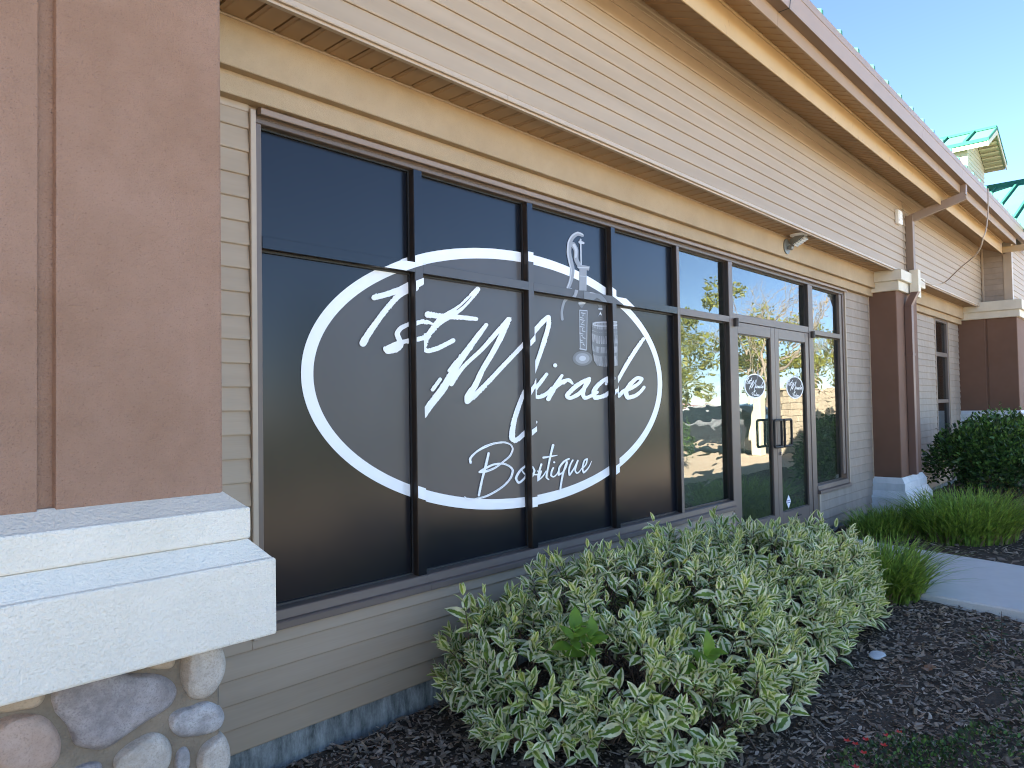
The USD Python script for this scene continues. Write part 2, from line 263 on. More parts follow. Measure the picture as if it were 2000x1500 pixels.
def flat(poly, y, thick=0.0012, tol=0.0004):
    """shapely polygon(s) in facade (x,z) as a thin sheet standing just in front of y"""
    b = B(); ps = list(poly.geoms) if hasattr(poly, 'geoms') else [poly]
    for p in ps:
        if p.geom_type != 'Polygon' or p.area < 2e-6: continue
        p = p.simplify(tol)
        if p.is_empty or p.geom_type != 'Polygon': continue
        tv, tf = trimesh.creation.triangulate_polygon(p, engine='earcut')
        n = len(tv)
        b.add(np.c_[tv[:, 0], np.full(n, y-thick), tv[:, 1]], tf)
        for ring in [p.exterior, *p.interiors]:
            c = np.array(ring.coords)[:-1]; k = len(c); i = np.arange(k); j = (i+1) % k
            b.add(np.vstack([np.c_[c[:, 0], np.full(k, y-thick), c[:, 1]], np.c_[c[:, 0], np.full(k, y), c[:, 1]]]), np.c_[i, j, j+k, i+k])
    return b

# =================================================================== GROUND
def ground_h(x, y):
    """height of the planting bed (relative to the lens)"""
    h = -1.565 + 0.085*np.clip((x-3.4)/2.6, 0, 1) + 0.012*np.sin(x*2.1+y)*np.cos(y*2.7)
    return h - 0.10*np.clip((-2.4-y)/1.2, 0, 1)
b = B(); b.quad((-400, -400, -1.72), (400, -400, -1.72), (400, 400, -1.72), (-400, 400, -1.72))
obj('parking_lot', b, lot_mat, kind='structure')
nx, ny = 150, 44
gx, gy = np.meshgrid(np.linspace(-1.5, 17, nx), np.linspace(-4.0, 0.06, ny), indexing='ij')
gz = ground_h(gx, gy) + 0.012*rng.normal(size=gx.shape); gz[:, 0] = -1.74; gz[-1] = np.minimum(gz[-1], -1.5); gz[0] = -1.74
i, j = np.meshgrid(np.arange(nx-1), np.arange(ny-1), indexing='ij'); k = (i*ny+j).ravel()
obj('mulch_bed', (np.c_[gx.ravel(), gy.ravel(), gz.ravel()], np.c_[k, k+ny, k+ny+1, k+1]), soil_mat, smooth=True, kind='structure')

# sidewalk slabs running out from the doors, with a joint every 1.27 m
sw = thing('sidewalk', None, None, (6.9, -2.0, -1.42)); stage.GetPrimAtPath(sw).SetCustomDataByKey('kind', 'structure')
def swx(y): return 6.16 + 0.13*y, 8.02 + 0.30*y                   # its two long edges are not quite square to the wall
ys = [-0.004, -1.258, -2.52, -3.8, -5.1]
for a, c in zip(ys[:-1], ys[1:]):
    a2, c2 = a-0.005, c+0.005
    (l0, r0), (l1, r1) = swx(a2), swx(c2)
    e = 0.012
    pts = []
    for (x, y, sx, sy) in ((l0, a2, 1, -1), (r0, a2, -1, -1), (r1, c2, -1, 1), (l1, c2, 1, 1)):
        pts += [(x, y, -1.60), (x, y, -1.42-e), (x+sx*e, y+sy*e, -1.42)]
    h = trimesh.convex.convex_hull(np.array(pts)); bb = B(); bb.add(h.vertices, h.faces); obj('slab', bb, concrete, sw)

# =================================================================== THE BUILDING
bld = thing('boutique_building', 'long tan vinyl-sided shop building with dark storefront windows, brown pillars and green metal roof', 'building', (8, 0, -1.56))
EX = 0.1015                                                        # exposure of one siding course
def course(x0, x1, z0, z1, y, lip=0.013, name='siding_board', mat=None, parent=None):
    """one lapped board: bottom edge proud, little rounded lip, top tucked under the next"""
    bb = B(); bb.prism([(y-0.001, z0), (y-lip+0.003, z0), (y-lip, z0+0.004), (y-lip, z0+0.009), (y-0.002, z1+0.006), (y+0.004, z1+0.006), (y+0.004, z0)], 'x', x0, x1)
    return obj(name, bb, mat or siding_mat, parent)
def course_y(y0, y1, z0, z1, x, parent, mat=None, lip=0.013):
    """the same on a wall that faces -x"""
    bb = B(); bb.prism([(x-0.001, z0), (x-lip+0.003, z0), (x-lip, z0+0.004), (x-lip, z0+0.009), (x-0.002, z1+0.006), (x+0.004, z1+0.006), (x+0.004, z0)], 'y', y0, y1)
    return obj('siding_board', bb, mat or siding_mat, parent)

# wall core with the openings left free
WX0, WX1 = -8.0, 26.0
b = B()
for x0, x1, z0, z1 in ((WX0, 1.60, -1.7, 1.62), (1.60, 6.15, -1.7, -0.962), (6.15, 8.18, -1.7, -1.425), (8.18, 9.2, -1.7, -1.0), (1.60, 9.2, 1.31, 1.62), (9.2, 13.60, -1.7, 1.62), (13.60, 14.52, -1.7, -1.1), (13.60, 14.52, 1.345, 1.62), (14.52, WX1, -1.7, 1.62)):
    b.box(x0, x1, 0.005, 0.15, z0, z1)
wall = obj('facade_wall', b, trim_mat, bld)
# siding: strip left of the windows, band below them, strip right of the doors, strips round the far window
zz = [-1.43 + EX*q for q in range(29)]
for q in range(27):
    z0, z1 = zz[q], zz[q+1]
    if q >= 4 and z1 <= 1.32: course(1.0, 1.57, z0, z1, 0.0, parent=wall)
for q in range(5):
    z0, z1 = zz[q], min(zz[q+1], -0.966)
    course(1.0 if q < 4 else 1.572, 6.10, z0, z1, 0.0, parent=wall)
for q in range(27):
    z0, z1 = zz[q], min(zz[q+1], 1.30)
    if z1 - z0 < 0.02: continue
    if z0 < -1.04: course(8.235, 10.12, z0, min(z1, -1.0) if z0 < -1.04 and z1 > -1.0 else z1, 0.0, parent=wall, mat=siding_old)
    else: course(9.225, 10.12, z0, z1, 0.0, parent=wall, mat=siding_old)
    course(11.10, 13.585, z0, z1, 0.0, parent=wall, mat=siding_old)
    course(14.535, 15.35, z0, z1, 0.0, parent=wall, mat=siding_old)
b = B()
b.box(1.0, 6.10, 0.0, 0.012, -1.75, -1.43); b.box(8.20, 10.12, 0.0, 0.012, -1.75, -1.43); b.box(11.1, 15.35, 0.0, 0.012, -1.75, -1.43)
obj('foundation', b, foundation_mat, wall)
b = B(); b.bbox(1.572, 1.600, -0.022, 0.02, -0.985, 1.30, 0.003); obj('corner_trim', b, trim_mat, wall)
b = B(); b.bbox(9.20, 9.225, -0.016, 0.02, -1.03, 1.30, 0.002); b.bbox(8.19, 8.235, -0.016, 0.02, -1.43, -1.03, 0.002); obj('corner_trim', b, trim_mat, wall)
b = B(); b.bbox(6.098, 6.135, -0.016, 0.02, -1.43, -0.985, 0.002); obj('corner_trim', b, trim_mat, wall)
b = B(); b.bbox(10.118, 10.134, -0.017, 0.02, -1.43, 1.36, 0.002); obj('corner_trim', b, trim_mat, wall)
b = B(); b.bbox(13.582, 13.600, -0.018, 0.02, -1.2, 1.345, 0.002); b.bbox(14.52, 14.537, -0.018, 0.02, -1.2, 1.345, 0.002); obj('corner_trim', b, trim_mat, wall)
b = B(); b.box(1.0, 1.571, -0.010, 0.0, 1.285, 1.315); obj('trim_strip', b, trim_mat, wall)

# stucco header: two bands, the upper one further out
for x0, x1 in ((0.9, 10.14), (11.05, 15.37)):
    b = B()
    b.prism([(0.0, 1.316), (-0.060, 1.316), (-0.063, 1.320), (-0.063, 1.411), (-0.108, 1.411), (-0.112, 1.415), (-0.112, 1.640), (0.0, 1.640)], 'x', x0, x1)
    obj('header_band', b, stucco_tan, bld)
    b = B(); b.bbox(x0, x1, -0.120, -0.1125, 1.610, 1.6185, 0.002); obj('soffit_trim', b, trim_mat, bld)

# ---- lower soffit under the overhang
SF, YU = 1.618, -0.350
def soffit_boards(x0, x1, name, p0, p1, w=0.127, mat=soffit_mat, parent=None):
    """boards running from p0=(y,z) to p1=(y,z), each with a V groove at its edge"""
    n = int(round((x1-x0)/w))
    d = np.array([p1[0]-p0[0], p1[1]-p0[1]]); nrm = np.array([-d[1], d[0]])/np.hypot(*d)
    if nrm[1] < 0: nrm = -nrm
    first = None
    for q in range(n):
        a = x0+q*w
        prof = [(a, 0.026), (a, 0.022), (a+0.013, 0.022), (a+0.014, 0.006), (a+0.030, 0.005), (a+0.034, 0.0), (a+w-0.003, 0.0), (a+w-0.0005, 0.003), (a+w-0.0005, 0.026)]
        V = np.array([(x, p[0]+nrm[0]*h, p[1]+nrm[1]*h) for p in (p0, p1) for x, h in prof]); m = len(prof); i = np.arange(m); j = (i+1) % m
        bb = B(); bb.add(V, np.c_[i, j, j+m, i+m]); obj('soffit_panel', bb, mat, parent)
b = B(); b.box(0.9, 10.14, YU+0.004, -0.11, SF+0.026, SF+0.05); b.box(11.05, 15.5, YU+0.004, -0.11, SF+0.026, SF+0.05)
ls = obj('lower_soffit', b, soffit_mat, bld)
soffit_boards(0.985, 10.13, 'soffit_panel', (-0.121, SF), (YU, SF), parent=ls)
soffit_boards(11.05, 15.36, 'soffit_panel', (-0.121, SF), (YU, SF), parent=ls)

# ---- upper wall in siding, frieze, starter trim
b = B(); b.box(WX0, 15.6, YU, -0.2, SF+0.024, 3.0)
uw = obj('upper_wall', b, trim_mat, bld)
U0 = 1.640
for q in range(9):
    course(0.0, 15.54, U0+EX*q, U0+EX*(q+1), YU, lip=0.015, parent=uw, mat=siding_upper)
b = B(); b.prism([(YU, 1.612), (YU-0.016, 1.612), (YU-0.019, 1.616), (YU-0.019, 1.636), (YU-0.013, 1.640), (YU, 1.640)], 'x', 0.0, 2.845); obj('starter_trim', b, trim_mat, uw)
b = B(); b.prism([(YU, 1.612), (YU-0.0165, 1.612), (YU-0.0195, 1.616), (YU-0.0195, 1.636), (YU-0.013, 1.640), (YU, 1.640)], 'x', 2.847, 15.54); obj('starter_trim', b, trim_mat, uw)
b = B(); b.prism([(YU-0.001, 1.600), (YU-0.002, 1.612), (YU+0.022, 1.612), (YU+0.022, 1.600)], 'x', 0.9, 15.4); obj('soffit_trim', b, trim_mat, uw)
b = B(); b.prism([(YU, 2.556), (YU-0.012, 2.556), (YU-0.012, 2.625), (YU-0.016, 2.630), (YU-0.016, 2.655), (YU-0.022, 2.664), (YU-0.022, 2.70), (YU, 2.70)], 'x', 0.0, 15.54); obj('frieze_board', b, siding_mat, uw)

# ---- sloped eave: inner soffit, beam, outer soffit, fascia, gutter
T = 0.417
def soff_z(y): return 2.694 + T*(y+0.355)
EX0, EX1 = 2.2, 15.10
YB, BZ0, BZ1 = -0.760, 2.477, 2.683                                # beam face, its bottom and top
def soff2_z(y): return BZ1 + T*(y-YB)
b = B(); b.prism([(-0.20, soff_z(-0.20)+0.028), (YB+0.02, soff_z(YB+0.02)+0.028), (YB+0.02, soff_z(YB+0.02)+0.05), (-0.20, soff_z(-0.20)+0.05)], 'x', WX0, 15.6)
es = obj('inner_soffit', b, soffit_mat, bld)
soffit_boards(EX0, EX1+0.43, 'soffit_panel', (-0.372, soff_z(-0.372)), (YB+0.012, soff_z(YB+0.012)), w=0.1335, parent=es)
b = B(); b.bbox(-3.0, EX1, YB, YB+0.012, BZ0, BZ1+0.05, 0.003); beam = obj('eave_beam', b, beam_mat, bld)
b = B(); b.bbox(EX1, EX1+0.03, -1.5, YB-0.001, BZ0+0.01, BZ0+0.115, 0.003); obj('eave_beam', b, beam_mat, bld)
b = B(); b.bbox(-3.0, EX1, YB-0.017, YB-0.001, BZ1-0.022, BZ1-0.002, 0.003); obj('soffit_trim', b, beam_mat, bld)
YF2 = -0.943
b = B(); b.prism([(YB+0.05, soff2_z(YB+0.05)+0.03), (YF2, soff2_z(YF2)+0.03), (YF2, soff2_z(YF2)+0.06), (YB+0.05, soff2_z(YB+0.05)+0.06)], 'x', WX0, EX1)
os_ = obj('outer_soffit', b, soffit_mat, bld)
soffit_boards(EX0, EX1, 'soffit_panel', (YB-0.017, soff2_z(YB-0.017)), (YF2+0.001, soff2_z(YF2+0.001)), w=0.1335, parent=os_)
joints = [5.0, 9.6]
for x0, x1 in ((-3.0, joints[0]), (joints[0]+0.0015, joints[1]), (joints[1]+0.0015, EX1)):
    b = B(); b.bbox(x0, x1, YF2-0.020, YF2, 2.600, 2.86, 0.002); obj('fascia_board', b, fascia_mat, bld)
GY0, GY1, GZ0, GZ1 = YF2-0.021, -1.037, 2.708, 2.834             # gutter back, front of its bottom, bottom, top
gj = [-3.0, 5.02, 8.55, 10.45, 12.4, 17.0]
for x0, x1 in zip(gj[:-1], gj[1:]):
    g0, g1 = x0+0.002, x1-0.002
    b = B(); b.prism([(GY0, GZ0), (GY0, GZ0+0.003), (GY1, GZ0+0.003), (GY1, GZ0)], 'x', g0, g1); gp = obj('gutter', b, gutter_under, bld)
    b = B(); b.prism([(GY1+0.002, GZ0-0.001), (GY1-0.003, GZ0-0.001), (GY1-0.022, GZ1-0.012), (GY1-0.026, GZ1-0.010), (GY1-0.026, GZ1-0.002), (GY1-0.022, GZ1), (GY1-0.008, GZ1), (GY1-0.008, GZ1-0.012), (GY1-0.017, GZ1-0.014), (GY1+0.002, GZ0+0.004)], 'x', g0, g1)
    obj('gutter_face', b, gutter_mat, gp)
b = B(); b.add([(5.010, GY1-0.0045, GZ0-0.002), (5.020, GY1-0.0045, GZ0-0.002), (5.024, GY1-0.0275, GZ1), (5.016, GY1-0.0275, GZ1), (5.010, GY0, GZ0-0.002), (5.022, GY0, GZ0-0.002)], [(0, 1, 2, 3), (0, 4, 5, 1)]); obj('gutter_seam', b, black_metal, gp)

# ---- metal roof with standing seams
def roof_z(y): return 2.892 + T*(y+1.04)
b = B(); b.prism([(-1.05, roof_z(-1.05)), (3.2, roof_z(3.2)), (7.45, roof_z(-1.05)), (7.45, roof_z(-1.05)-0.04), (3.2, roof_z(3.2)-0.04), (-1.05, roof_z(-1.05)-0.04)], 'x', WX0, 17.5)
roof = obj('roof', b, roof_green, bld)
b = B(); b.bbox(WX0, 17.0, -1.061, -1.040, roof_z(-1.05)-0.055, roof_z(-1.05)+0.002, 0.002); obj('drip_edge', b, gutter_mat, roof)
for q in range(30):
    x = 5.20+0.425*(q-2)
    if x > 17.4: break
    b = B(); b.prism([(-1.055, roof_z(-1.055)), (3.2, roof_z(3.2)), (3.2, roof_z(3.2)+0.05), (-1.055, roof_z(-1.055)+0.045)], 'x', x-0.022, x+0.022); obj('roof_seam', b, roof_green, roof)
b = B(); b.box(WX0, 2, 6.9, 7.0, -1.7, 2.6); b.box(2, 9, 6.9, 7.0, 1.3, 2.6); b.box(2, 9, 6.9, 7.0, -1.7, -1.42); b.box(9, 26, 6.9, 7.0, -1.7, 2.6); b.box(WX0, WX0+0.15, 0.1, 7, -1.7, 5.5); obj('rear_wall', b, room_wall, bld)

# ---- downspout: outlet at the gutter, diagonal, down the upper wall, white where it crosses the capital, brown down the pillar
def duct(path, w, d, mat, name, parent, tilt=None):
    """rectangular pipe: path of (x, y_back, z) with width w along x and depth d towards -y"""
    b = B(); secs = []
    for x, y, z in path: secs.append([(x, y, z), (x+w, y, z), (x+w, y-d, z), (x, y-d, z)])
    V = np.array(secs).reshape(-1, 3); n = len(path); F = []
    for q in range(n-1):
        for s in range(4): F.append((4*q+s, 4*q+(s+1) % 4, 4*q+4+(s+1) % 4, 4*q+4+s))
    F += [(0, 3, 2, 1), (4*n-4, 4*n-3, 4*n-2, 4*n-1)]
    b.add(V, F); return obj(name, b, mat, parent)
dsx = 10.56
b = B()
def brace(b, P0, P1, w, h):
    """box pipe between two points, w along x, h across"""
    P0, P1 = np.array(P0, float), np.array(P1, float); d = (P1-P0)/np.linalg.norm(P1-P0); n = np.cross(d, (1, 0, 0)); n /= np.linalg.norm(n)
    V = [p+np.array((sx*w/2, 0, 0))+n*sn*h/2 for p in (P0, P1) for sx, sn in ((-1, -1), (1, -1), (1, 1), (-1, 1))]
    b.add(V, [(0, 1, 5, 4), (1, 2, 6, 5), (2, 3, 7, 6), (3, 0, 4, 7), (0, 3, 2, 1), (4, 5, 6, 7)])
brace(b, (dsx+0.23, -0.995, 2.712), (dsx+0.23, -0.990, 2.58), 0.085, 0.066)
P0, P1 = np.array((dsx+0.225, -1.005, 2.565)), np.array((dsx+0.05, -0.41, 2.345))
dd = P1-P0; L = np.linalg.norm(dd); dd /= L; s_ = np.cross(dd, (0, 0, 1)); s_ /= np.linalg.norm(s_); u_ = np.cross(s_, dd)
V = [p+s_*a*0.042+u_*c*0.05 for p in (P0, P1) for a, c in ((-1, -1), (1, -1), (1, 1), (-1, 1))]
b.add(V, [(0, 1, 5, 4), (1, 2, 6, 5), (2, 3, 7, 6), (3, 0, 4, 7), (0, 3, 2, 1), (4, 5, 6, 7)])
b.bbox(dsx, dsx+0.10, YU-0.10, YU-0.012, 1.66, 2.385, 0.004)
ds = obj('downspout', b, downspout_mat, bld)
b = B(); b.bbox(dsx-0.035, dsx+0.085, YU-0.155, YU-0.05, 1.375, 1.662, 0.004); obj('painted_section', b, cream_trim, ds)
duct([(dsx-0.03, YU-0.06, 1.374), (dsx-0.10, -0.345, 1.20), (dsx-0.10, -0.345, 1.18)], 0.10, 0.085, down_brown, 'elbow', ds)
b = B(); b.bbox(dsx-0.10, dsx, -0.43, -0.345, -0.985, 1.19, 0.004); obj('lower_pipe', b, down_brown, ds)
b = B(); b.box(dsx-0.112, dsx+0.012, -0.434, -0.342, 0.55, 0.58); obj('bracket', b, down_brown, ds)

# ---- pillars
def tier(x0, x1, yb, yf, z0, z1, zs, run):
    """a course of cast trim: vertical face z0..z1, then a sloped top up to zs while stepping in by run"""
    c = 0.007
    b = B()
    V = []
    sl = math.atan2(zs-z1, run)
    secs = [(z0, -c), (z0+c*0.3, -c*0.3), (z0+c, 0), (z1-c, 0), (z1-c*0.4, -c*0.12), (z1, -c*0.5), (z1+c*0.6*math.sin(sl), -c*0.5-c*0.7), (zs, -run)]
    for z, o in secs:
        V += [(x0-o, yb, z), (x0-o, yf-o, z), (x1+o, yf-o, z), (x1+o, yb, z)]
    F = []; ns = len(secs)
    for q in range(ns-1):
        for s in range(4): F.append((4*q+s, 4*q+(s+1) % 4, 4*q+4+(s+1) % 4, 4*q+4+s))
    F += [(0, 3, 2, 1), (4*ns-4, 4*ns-3, 4*ns-2, 4*ns-1)]
    b.add(V, F); return b
def shaft(x0, x1, yf, z0, z1, grooves=(), gside=None):
    """stucco shaft with a vertical reveal in the front (x positions) or the left side"""
    r = 0.012; gw, gd = 0.033, 0.014
    prof = [(x0, 0.0)]
    if gside is not None:
        prof += [(x0, gside+gw/2+0.004), (x0+gd, gside+gw/2), (x0+gd, gside-gw/2), (x0, gside-gw/2-0.004)]
    prof += [(x0, yf+r), (x0+r*0.3, yf+r*0.3), (x0+r, yf)]
    for g in grooves: prof += [(g-gw/2-0.004, yf), (g-gw/2, yf+gd), (g+gw/2, yf+gd), (g+gw/2+0.004, yf)]
    prof += [(x1-r, yf), (x1-r*0.3, yf+r*0.3), (x1, yf+r), (x1, 0.0)]
    b = B(); b.prism(prof, 'z', z0, z1); return b
def pebble(outline, y, depth, seed=0, back=0.6):
    """rounded river stone from its traced outline (facade x,z), bulging towards -y"""
    r = np.random.default_rng(seed)
    c = np.array(outline, float); c = np.vstack([c, c[:1]])
    from scipy.interpolate import CubicSpline
    d = np.r_[0, np.cumsum(np.linalg.norm(np.diff(c, axis=0), axis=1))]
    cs = CubicSpline(d, c, bc_type='periodic'); n = 84
    ring = cs(np.linspace(0, d[-1], n, endpoint=False)); cen = ring.mean(0)
    V = []; K = 26
    for q in range(K):
        ph = -PI/2*back + (PI/2+PI/2*back)*q/(K-1)
        s, h = math.cos(ph)**0.42 if q < K-1 else 0.0, math.sin(ph)
        for p in ring: V.append((cen[0]+(p[0]-cen[0])*s, y-depth*h, cen[1]+(p[1]-cen[1])*s))
    V = np.array(V); V += meshkit.fbm(V*8.0+seed*3.1).reshape(-1, 1)*depth*0.34*np.array([0.4, 1, 0.4]); V += meshkit.fbm(V*30.0+seed).reshape(-1, 1)*depth*0.10*np.array([0.2, 1, 0.2]); V[:, 1] += depth*0.10*np.exp(-(meshkit.fbm(V*np.array([14, 14, 5.0])+seed*7)/0.035)**2)
    F = []
    for q in range(K-1):
        for s in range(n): F.append((q*n+s, q*n+(s+1) % n, (q+1)*n+(s+1) % n, (q+1)*n+s))
    return V, np.array(F)

# near pillar: brown stucco, white stepped cap, river-stone base
X0, X1, YF = 0.115, 1.012, -0.90
b = shaft(X0, X1, YF, -0.26, 1.40, grooves=(0.5625,)); p1 = obj('pillar', b, stucco_brown, bld, label='near pillar of brown stucco on a white stepped cap and river stones')
obj('cap', tier(X0-0.052, X1+0.052, 0.0, YF-0.052, -0.3735, -0.283, -0.236, 0.056), stucco_white, p1)
obj('cap', tier(X0-0.105, X1+0.103, 0.0, YF-0.103, -0.6500, -0.431, -0.3740, 0.056), stucco_white, p1)
obj('capital', tier(X0-0.05, X1+0.05, 0.0, YF-0.05, 1.385, 1.51, 1.512, 0.004), cream_trim, p1)
obj('capital', tier(X0-0.09, X1+0.09, 0.0, YF-0.09, 1.512, 1.66, 1.665, 0.004), cream_trim, p1)
b = B(); b.box(X0+0.05, X1-0.15, -0.82, YU, 1.664, 2.40); obj('upper_box', b, siding_mat, p1)
b = B(); b.bbox(X0+0.01, X1-0.012, YF+0.003, 0.0, -1.75, -0.651, 0.01); core = obj('mortar', b, grout, p1)
SP = -0.90                                                        # plane the stones sit in
def px_stone(u, v):                                               # drawing units of the traced stones -> metres on that plane
    return (0.4538+u*(0.5432/500) + 0.0, 0)
STONES = [  # outline in metres (x, z), tone, bulge
    ([(0.446, -0.666), (0.461, -0.656), (0.485, -0.65), (0.545, -0.656), (0.560, -0.672), (0.562, -0.687), (0.553, -0.705), (0.506, -0.710), (0.461, -0.703), (0.440, -0.689)], 1, 0.05),
    ([(0.574, -0.657), (0.618, -0.645), (0.691, -0.648), (0.735, -0.680), (0.8, -0.702), (0.843, -0.725), (0.870, -0.753), (0.876, -0.783), (0.863, -0.809), (0.829, -0.824), (0.752, -0.845), (0.715, -0.860), (0.685, -0.868), (0.653, -0.857), (0.618, -0.832), (0.598, -0.790), (0.577, -0.749), (0.564, -0.700)], 0, 0.075),
    ([(0.743, -0.650), (0.8, -0.640), (0.868, -0.645), (0.878, -0.680), (0.868, -0.706), (0.823, -0.702), (0.782, -0.682)], 1, 0.045),
    ([(0.890, -0.663), (0.923, -0.640), (0.973, -0.645), (0.998, -0.680), (1.010, -0.718), (1.008, -0.757), (0.993, -0.785), (0.955, -0.815), (0.922, -0.812), (0.897, -0.789), (0.882, -0.752), (0.878, -0.712)], 3, 0.075),
    ([(0.846, -0.831), (0.866, -0.82), (0.908, -0.821), (0.940, -0.819), (0.975, -0.833), (1.004, -0.864), (1.010, -0.891), (0.998, -0.913), (0.965, -0.921), (0.921, -0.916), (0.879, -0.902), (0.854, -0.873)], 4, 0.06),
    ([(0.428, -0.74), (0.461, -0.714), (0.521, -0.719), (0.557, -0.739), (0.579, -0.77), (0.592, -0.806), (0.593, -0.837), (0.583, -0.863), (0.555, -0.874), (0.51, -0.862), (0.46, -0.83), (0.430, -0.78)], 2, 0.07),
    ([(0.706, -0.897), (0.724, -0.878), (0.761, -0.862), (0.809, -0.859), (0.836, -0.874), (0.856, -0.902), (0.861, -0.937), (0.850, -0.97), (0.815, -0.98), (0.765, -0.968), (0.725, -0.943), (0.706, -0.919)], 3, 0.06),
    ([(0.866, -0.949), (0.876, -0.926), (0.893, -0.922), (0.907, -0.937), (0.912, -0.963), (0.906, -0.992), (0.886, -1.003), (0.866, -0.98)], 4, 0.04),
    ([(0.925, -0.971), (0.936, -0.944), (0.965, -0.929), (0.998, -0.927), (1.018, -0.955), (1.025, -0.99), (1.020, -1.028), (0.998, -1.047), (0.960, -1.038), (0.930, -1.008)], 3, 0.06),
    ([(0.607, -0.890), (0.632, -0.880), (0.660, -0.882), (0.684, -0.895), (0.687, -0.915), (0.67, -0.934), (0.633, -0.930), (0.608, -0.912)], 0, 0.05),
    ([(0.42, -1.06), (0.50, -1.03), (0.585, -1.05), (0.60, -1.12), (0.55, -1.19), (0.46, -1.20), (0.40, -1.14)], 1, 0.07),
    ([(0.61, -1.09), (0.70, -1.055), (0.80, -1.07), (0.84, -1.14), (0.80, -1.22), (0.70, -1.25), (0.62, -1.20)], 0, 0.08),
    ([(0.86, -1.09), (0.93, -1.05), (1.01, -1.07), (1.03, -1.14), (0.99, -1.21), (0.90, -1.22), (0.85, -1.17)], 2, 0.07),
    ([(0.44, -1.26), (0.54, -1.22), (0.62, -1.27), (0.63, -1.36), (0.56, -1.42), (0.46, -1.40), (0.41, -1.33)], 3, 0.07),
    ([(0.65, -1.28), (0.74, -1.26), (0.82, -1.28), (0.84, -1.35), (0.78, -1.42), (0.69, -1.41), (0.64, -1.35)], 1, 0.07),
    ([(0.86, -1.25), (0.94, -1.24), (1.02, -1.26), (1.02, -1.36), (0.95, -1.42), (0.87, -1.39)], 4, 0.07),
    ([(0.48, -1.46), (0.60, -1.44), (0.68, -1.49), (0.66, -1.58), (0.54, -1.60), (0.47, -1.55)], 0, 0.07),
    ([(0.71, -1.45), (0.82, -1.44), (0.90, -1.47), (0.99, -1.45), (1.02, -1.53), (0.95, -1.60), (0.78, -1.60), (0.70, -1.54)], 2, 0.07),
    ([(0.13, -0.70), (0.24, -0.66), (0.35, -0.70), (0.36, -0.80), (0.28, -0.88), (0.17, -0.86), (0.12, -0.78)], 0, 0.07),
    ([(0.12, -0.95), (0.22, -0.91), (0.33, -0.95), (0.34, -1.06), (0.25, -1.13), (0.15, -1.10)], 1, 0.07),
    ([(0.12, -1.20), (0.25, -1.16), (0.37, -1.22), (0.36, -1.34), (0.24, -1.40), (0.13, -1.34)], 3, 0.07)]
for q, (o, tone, dep) in enumerate(STONES):
    o = np.array(o); o = o.mean(0)+(o-o.mean(0))*1.03
    obj('stone', pebble(o, YF+0.020, dep*0.85, seed=q), stone_mats[tone], p1, smooth=True)
for q in range(14):                                               # stones on the side that faces the windows
    yy, zc = -0.75+0.22*(q % 4)+0.05*(q // 4 % 2), -0.74-0.22*(q // 4)
    w, h = 0.085+0.02*rng.random(), 0.08+0.02*rng.random()
    V, F = pebble([(yy+w*math.cos(t), zc+h*math.sin(t)) for t in np.linspace(0, 2*PI, 9)[:-1]], 0, 0.045, seed=40+q)
    V = np.c_[X1-0.02-V[:, 1], V[:, 0], V[:, 2]]; obj('stone', (V, F[:, ::-1]), stone_mats[q % 5], p1, smooth=True)

# middle pillar
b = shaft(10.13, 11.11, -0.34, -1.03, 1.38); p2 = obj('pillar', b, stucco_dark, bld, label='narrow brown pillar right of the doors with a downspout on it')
obj('capital', tier(10.075, 11.165, 0.0, -0.385, 1.362, 1.482, 1.484, 0.004), cream_trim, p2)
obj('capital', tier(10.035, 11.205, 0.0, -0.430, 1.484, 1.612, 1.618, 0.006), cream_trim, p2)
obj('base', tier(10.085, 11.155, 0.0, -0.385, -1.170, -1.070, -1.000, 0.046), precast_white, p2)
obj('base', tier(10.030, 11.21, 0.0, -0.440, -1.475, -1.250, -1.168, 0.050), precast_white, p2)
b = B(); b.box(10.06, 11.17, -0.40, 0, -1.8, -1.476); obj('footing', b, foundation_mat, p2)
# far pillar
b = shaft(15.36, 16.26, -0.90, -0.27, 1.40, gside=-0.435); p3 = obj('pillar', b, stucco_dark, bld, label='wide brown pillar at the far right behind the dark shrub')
obj('capital', tier(15.305, 16.31, 0.0, -0.95, 1.388, 1.512, 1.514, 0.004), cream_trim, p3)
obj('capital', tier(15.265, 16.35, 0.0, -0.99, 1.514, 1.68, 1.684, 0.006), cream_trim, p3)
obj('cap', tier(15.305, 16.31, 0.0, -0.952, -0.39, -0.30, -0.245, 0.056), precast_white, p3)
obj('cap', tier(15.255, 16.36, 0.0, -1.00, -0.66, -0.45, -0.392, 0.056), precast_white, p3)
b = B(); b.box(15.38, 16.24, -0.88, 0, -1.7, -0.66); p3m = obj('mortar', b, grout, p3)
for q in range(16):
    yy, zc = -0.78+0.21*(q % 4), -0.78-0.21*(q // 4)
    V, F = pebble([(yy+0.095*math.cos(t), zc+0.09*math.sin(t)) for t in np.linspace(0, 2*PI, 9)[:-1]], 0, 0.05, seed=70+q)
    obj('stone', (np.c_[15.39+V[:, 1], V[:, 0], V[:, 2]], F), stone_mats[q % 5], p3, smooth=True)

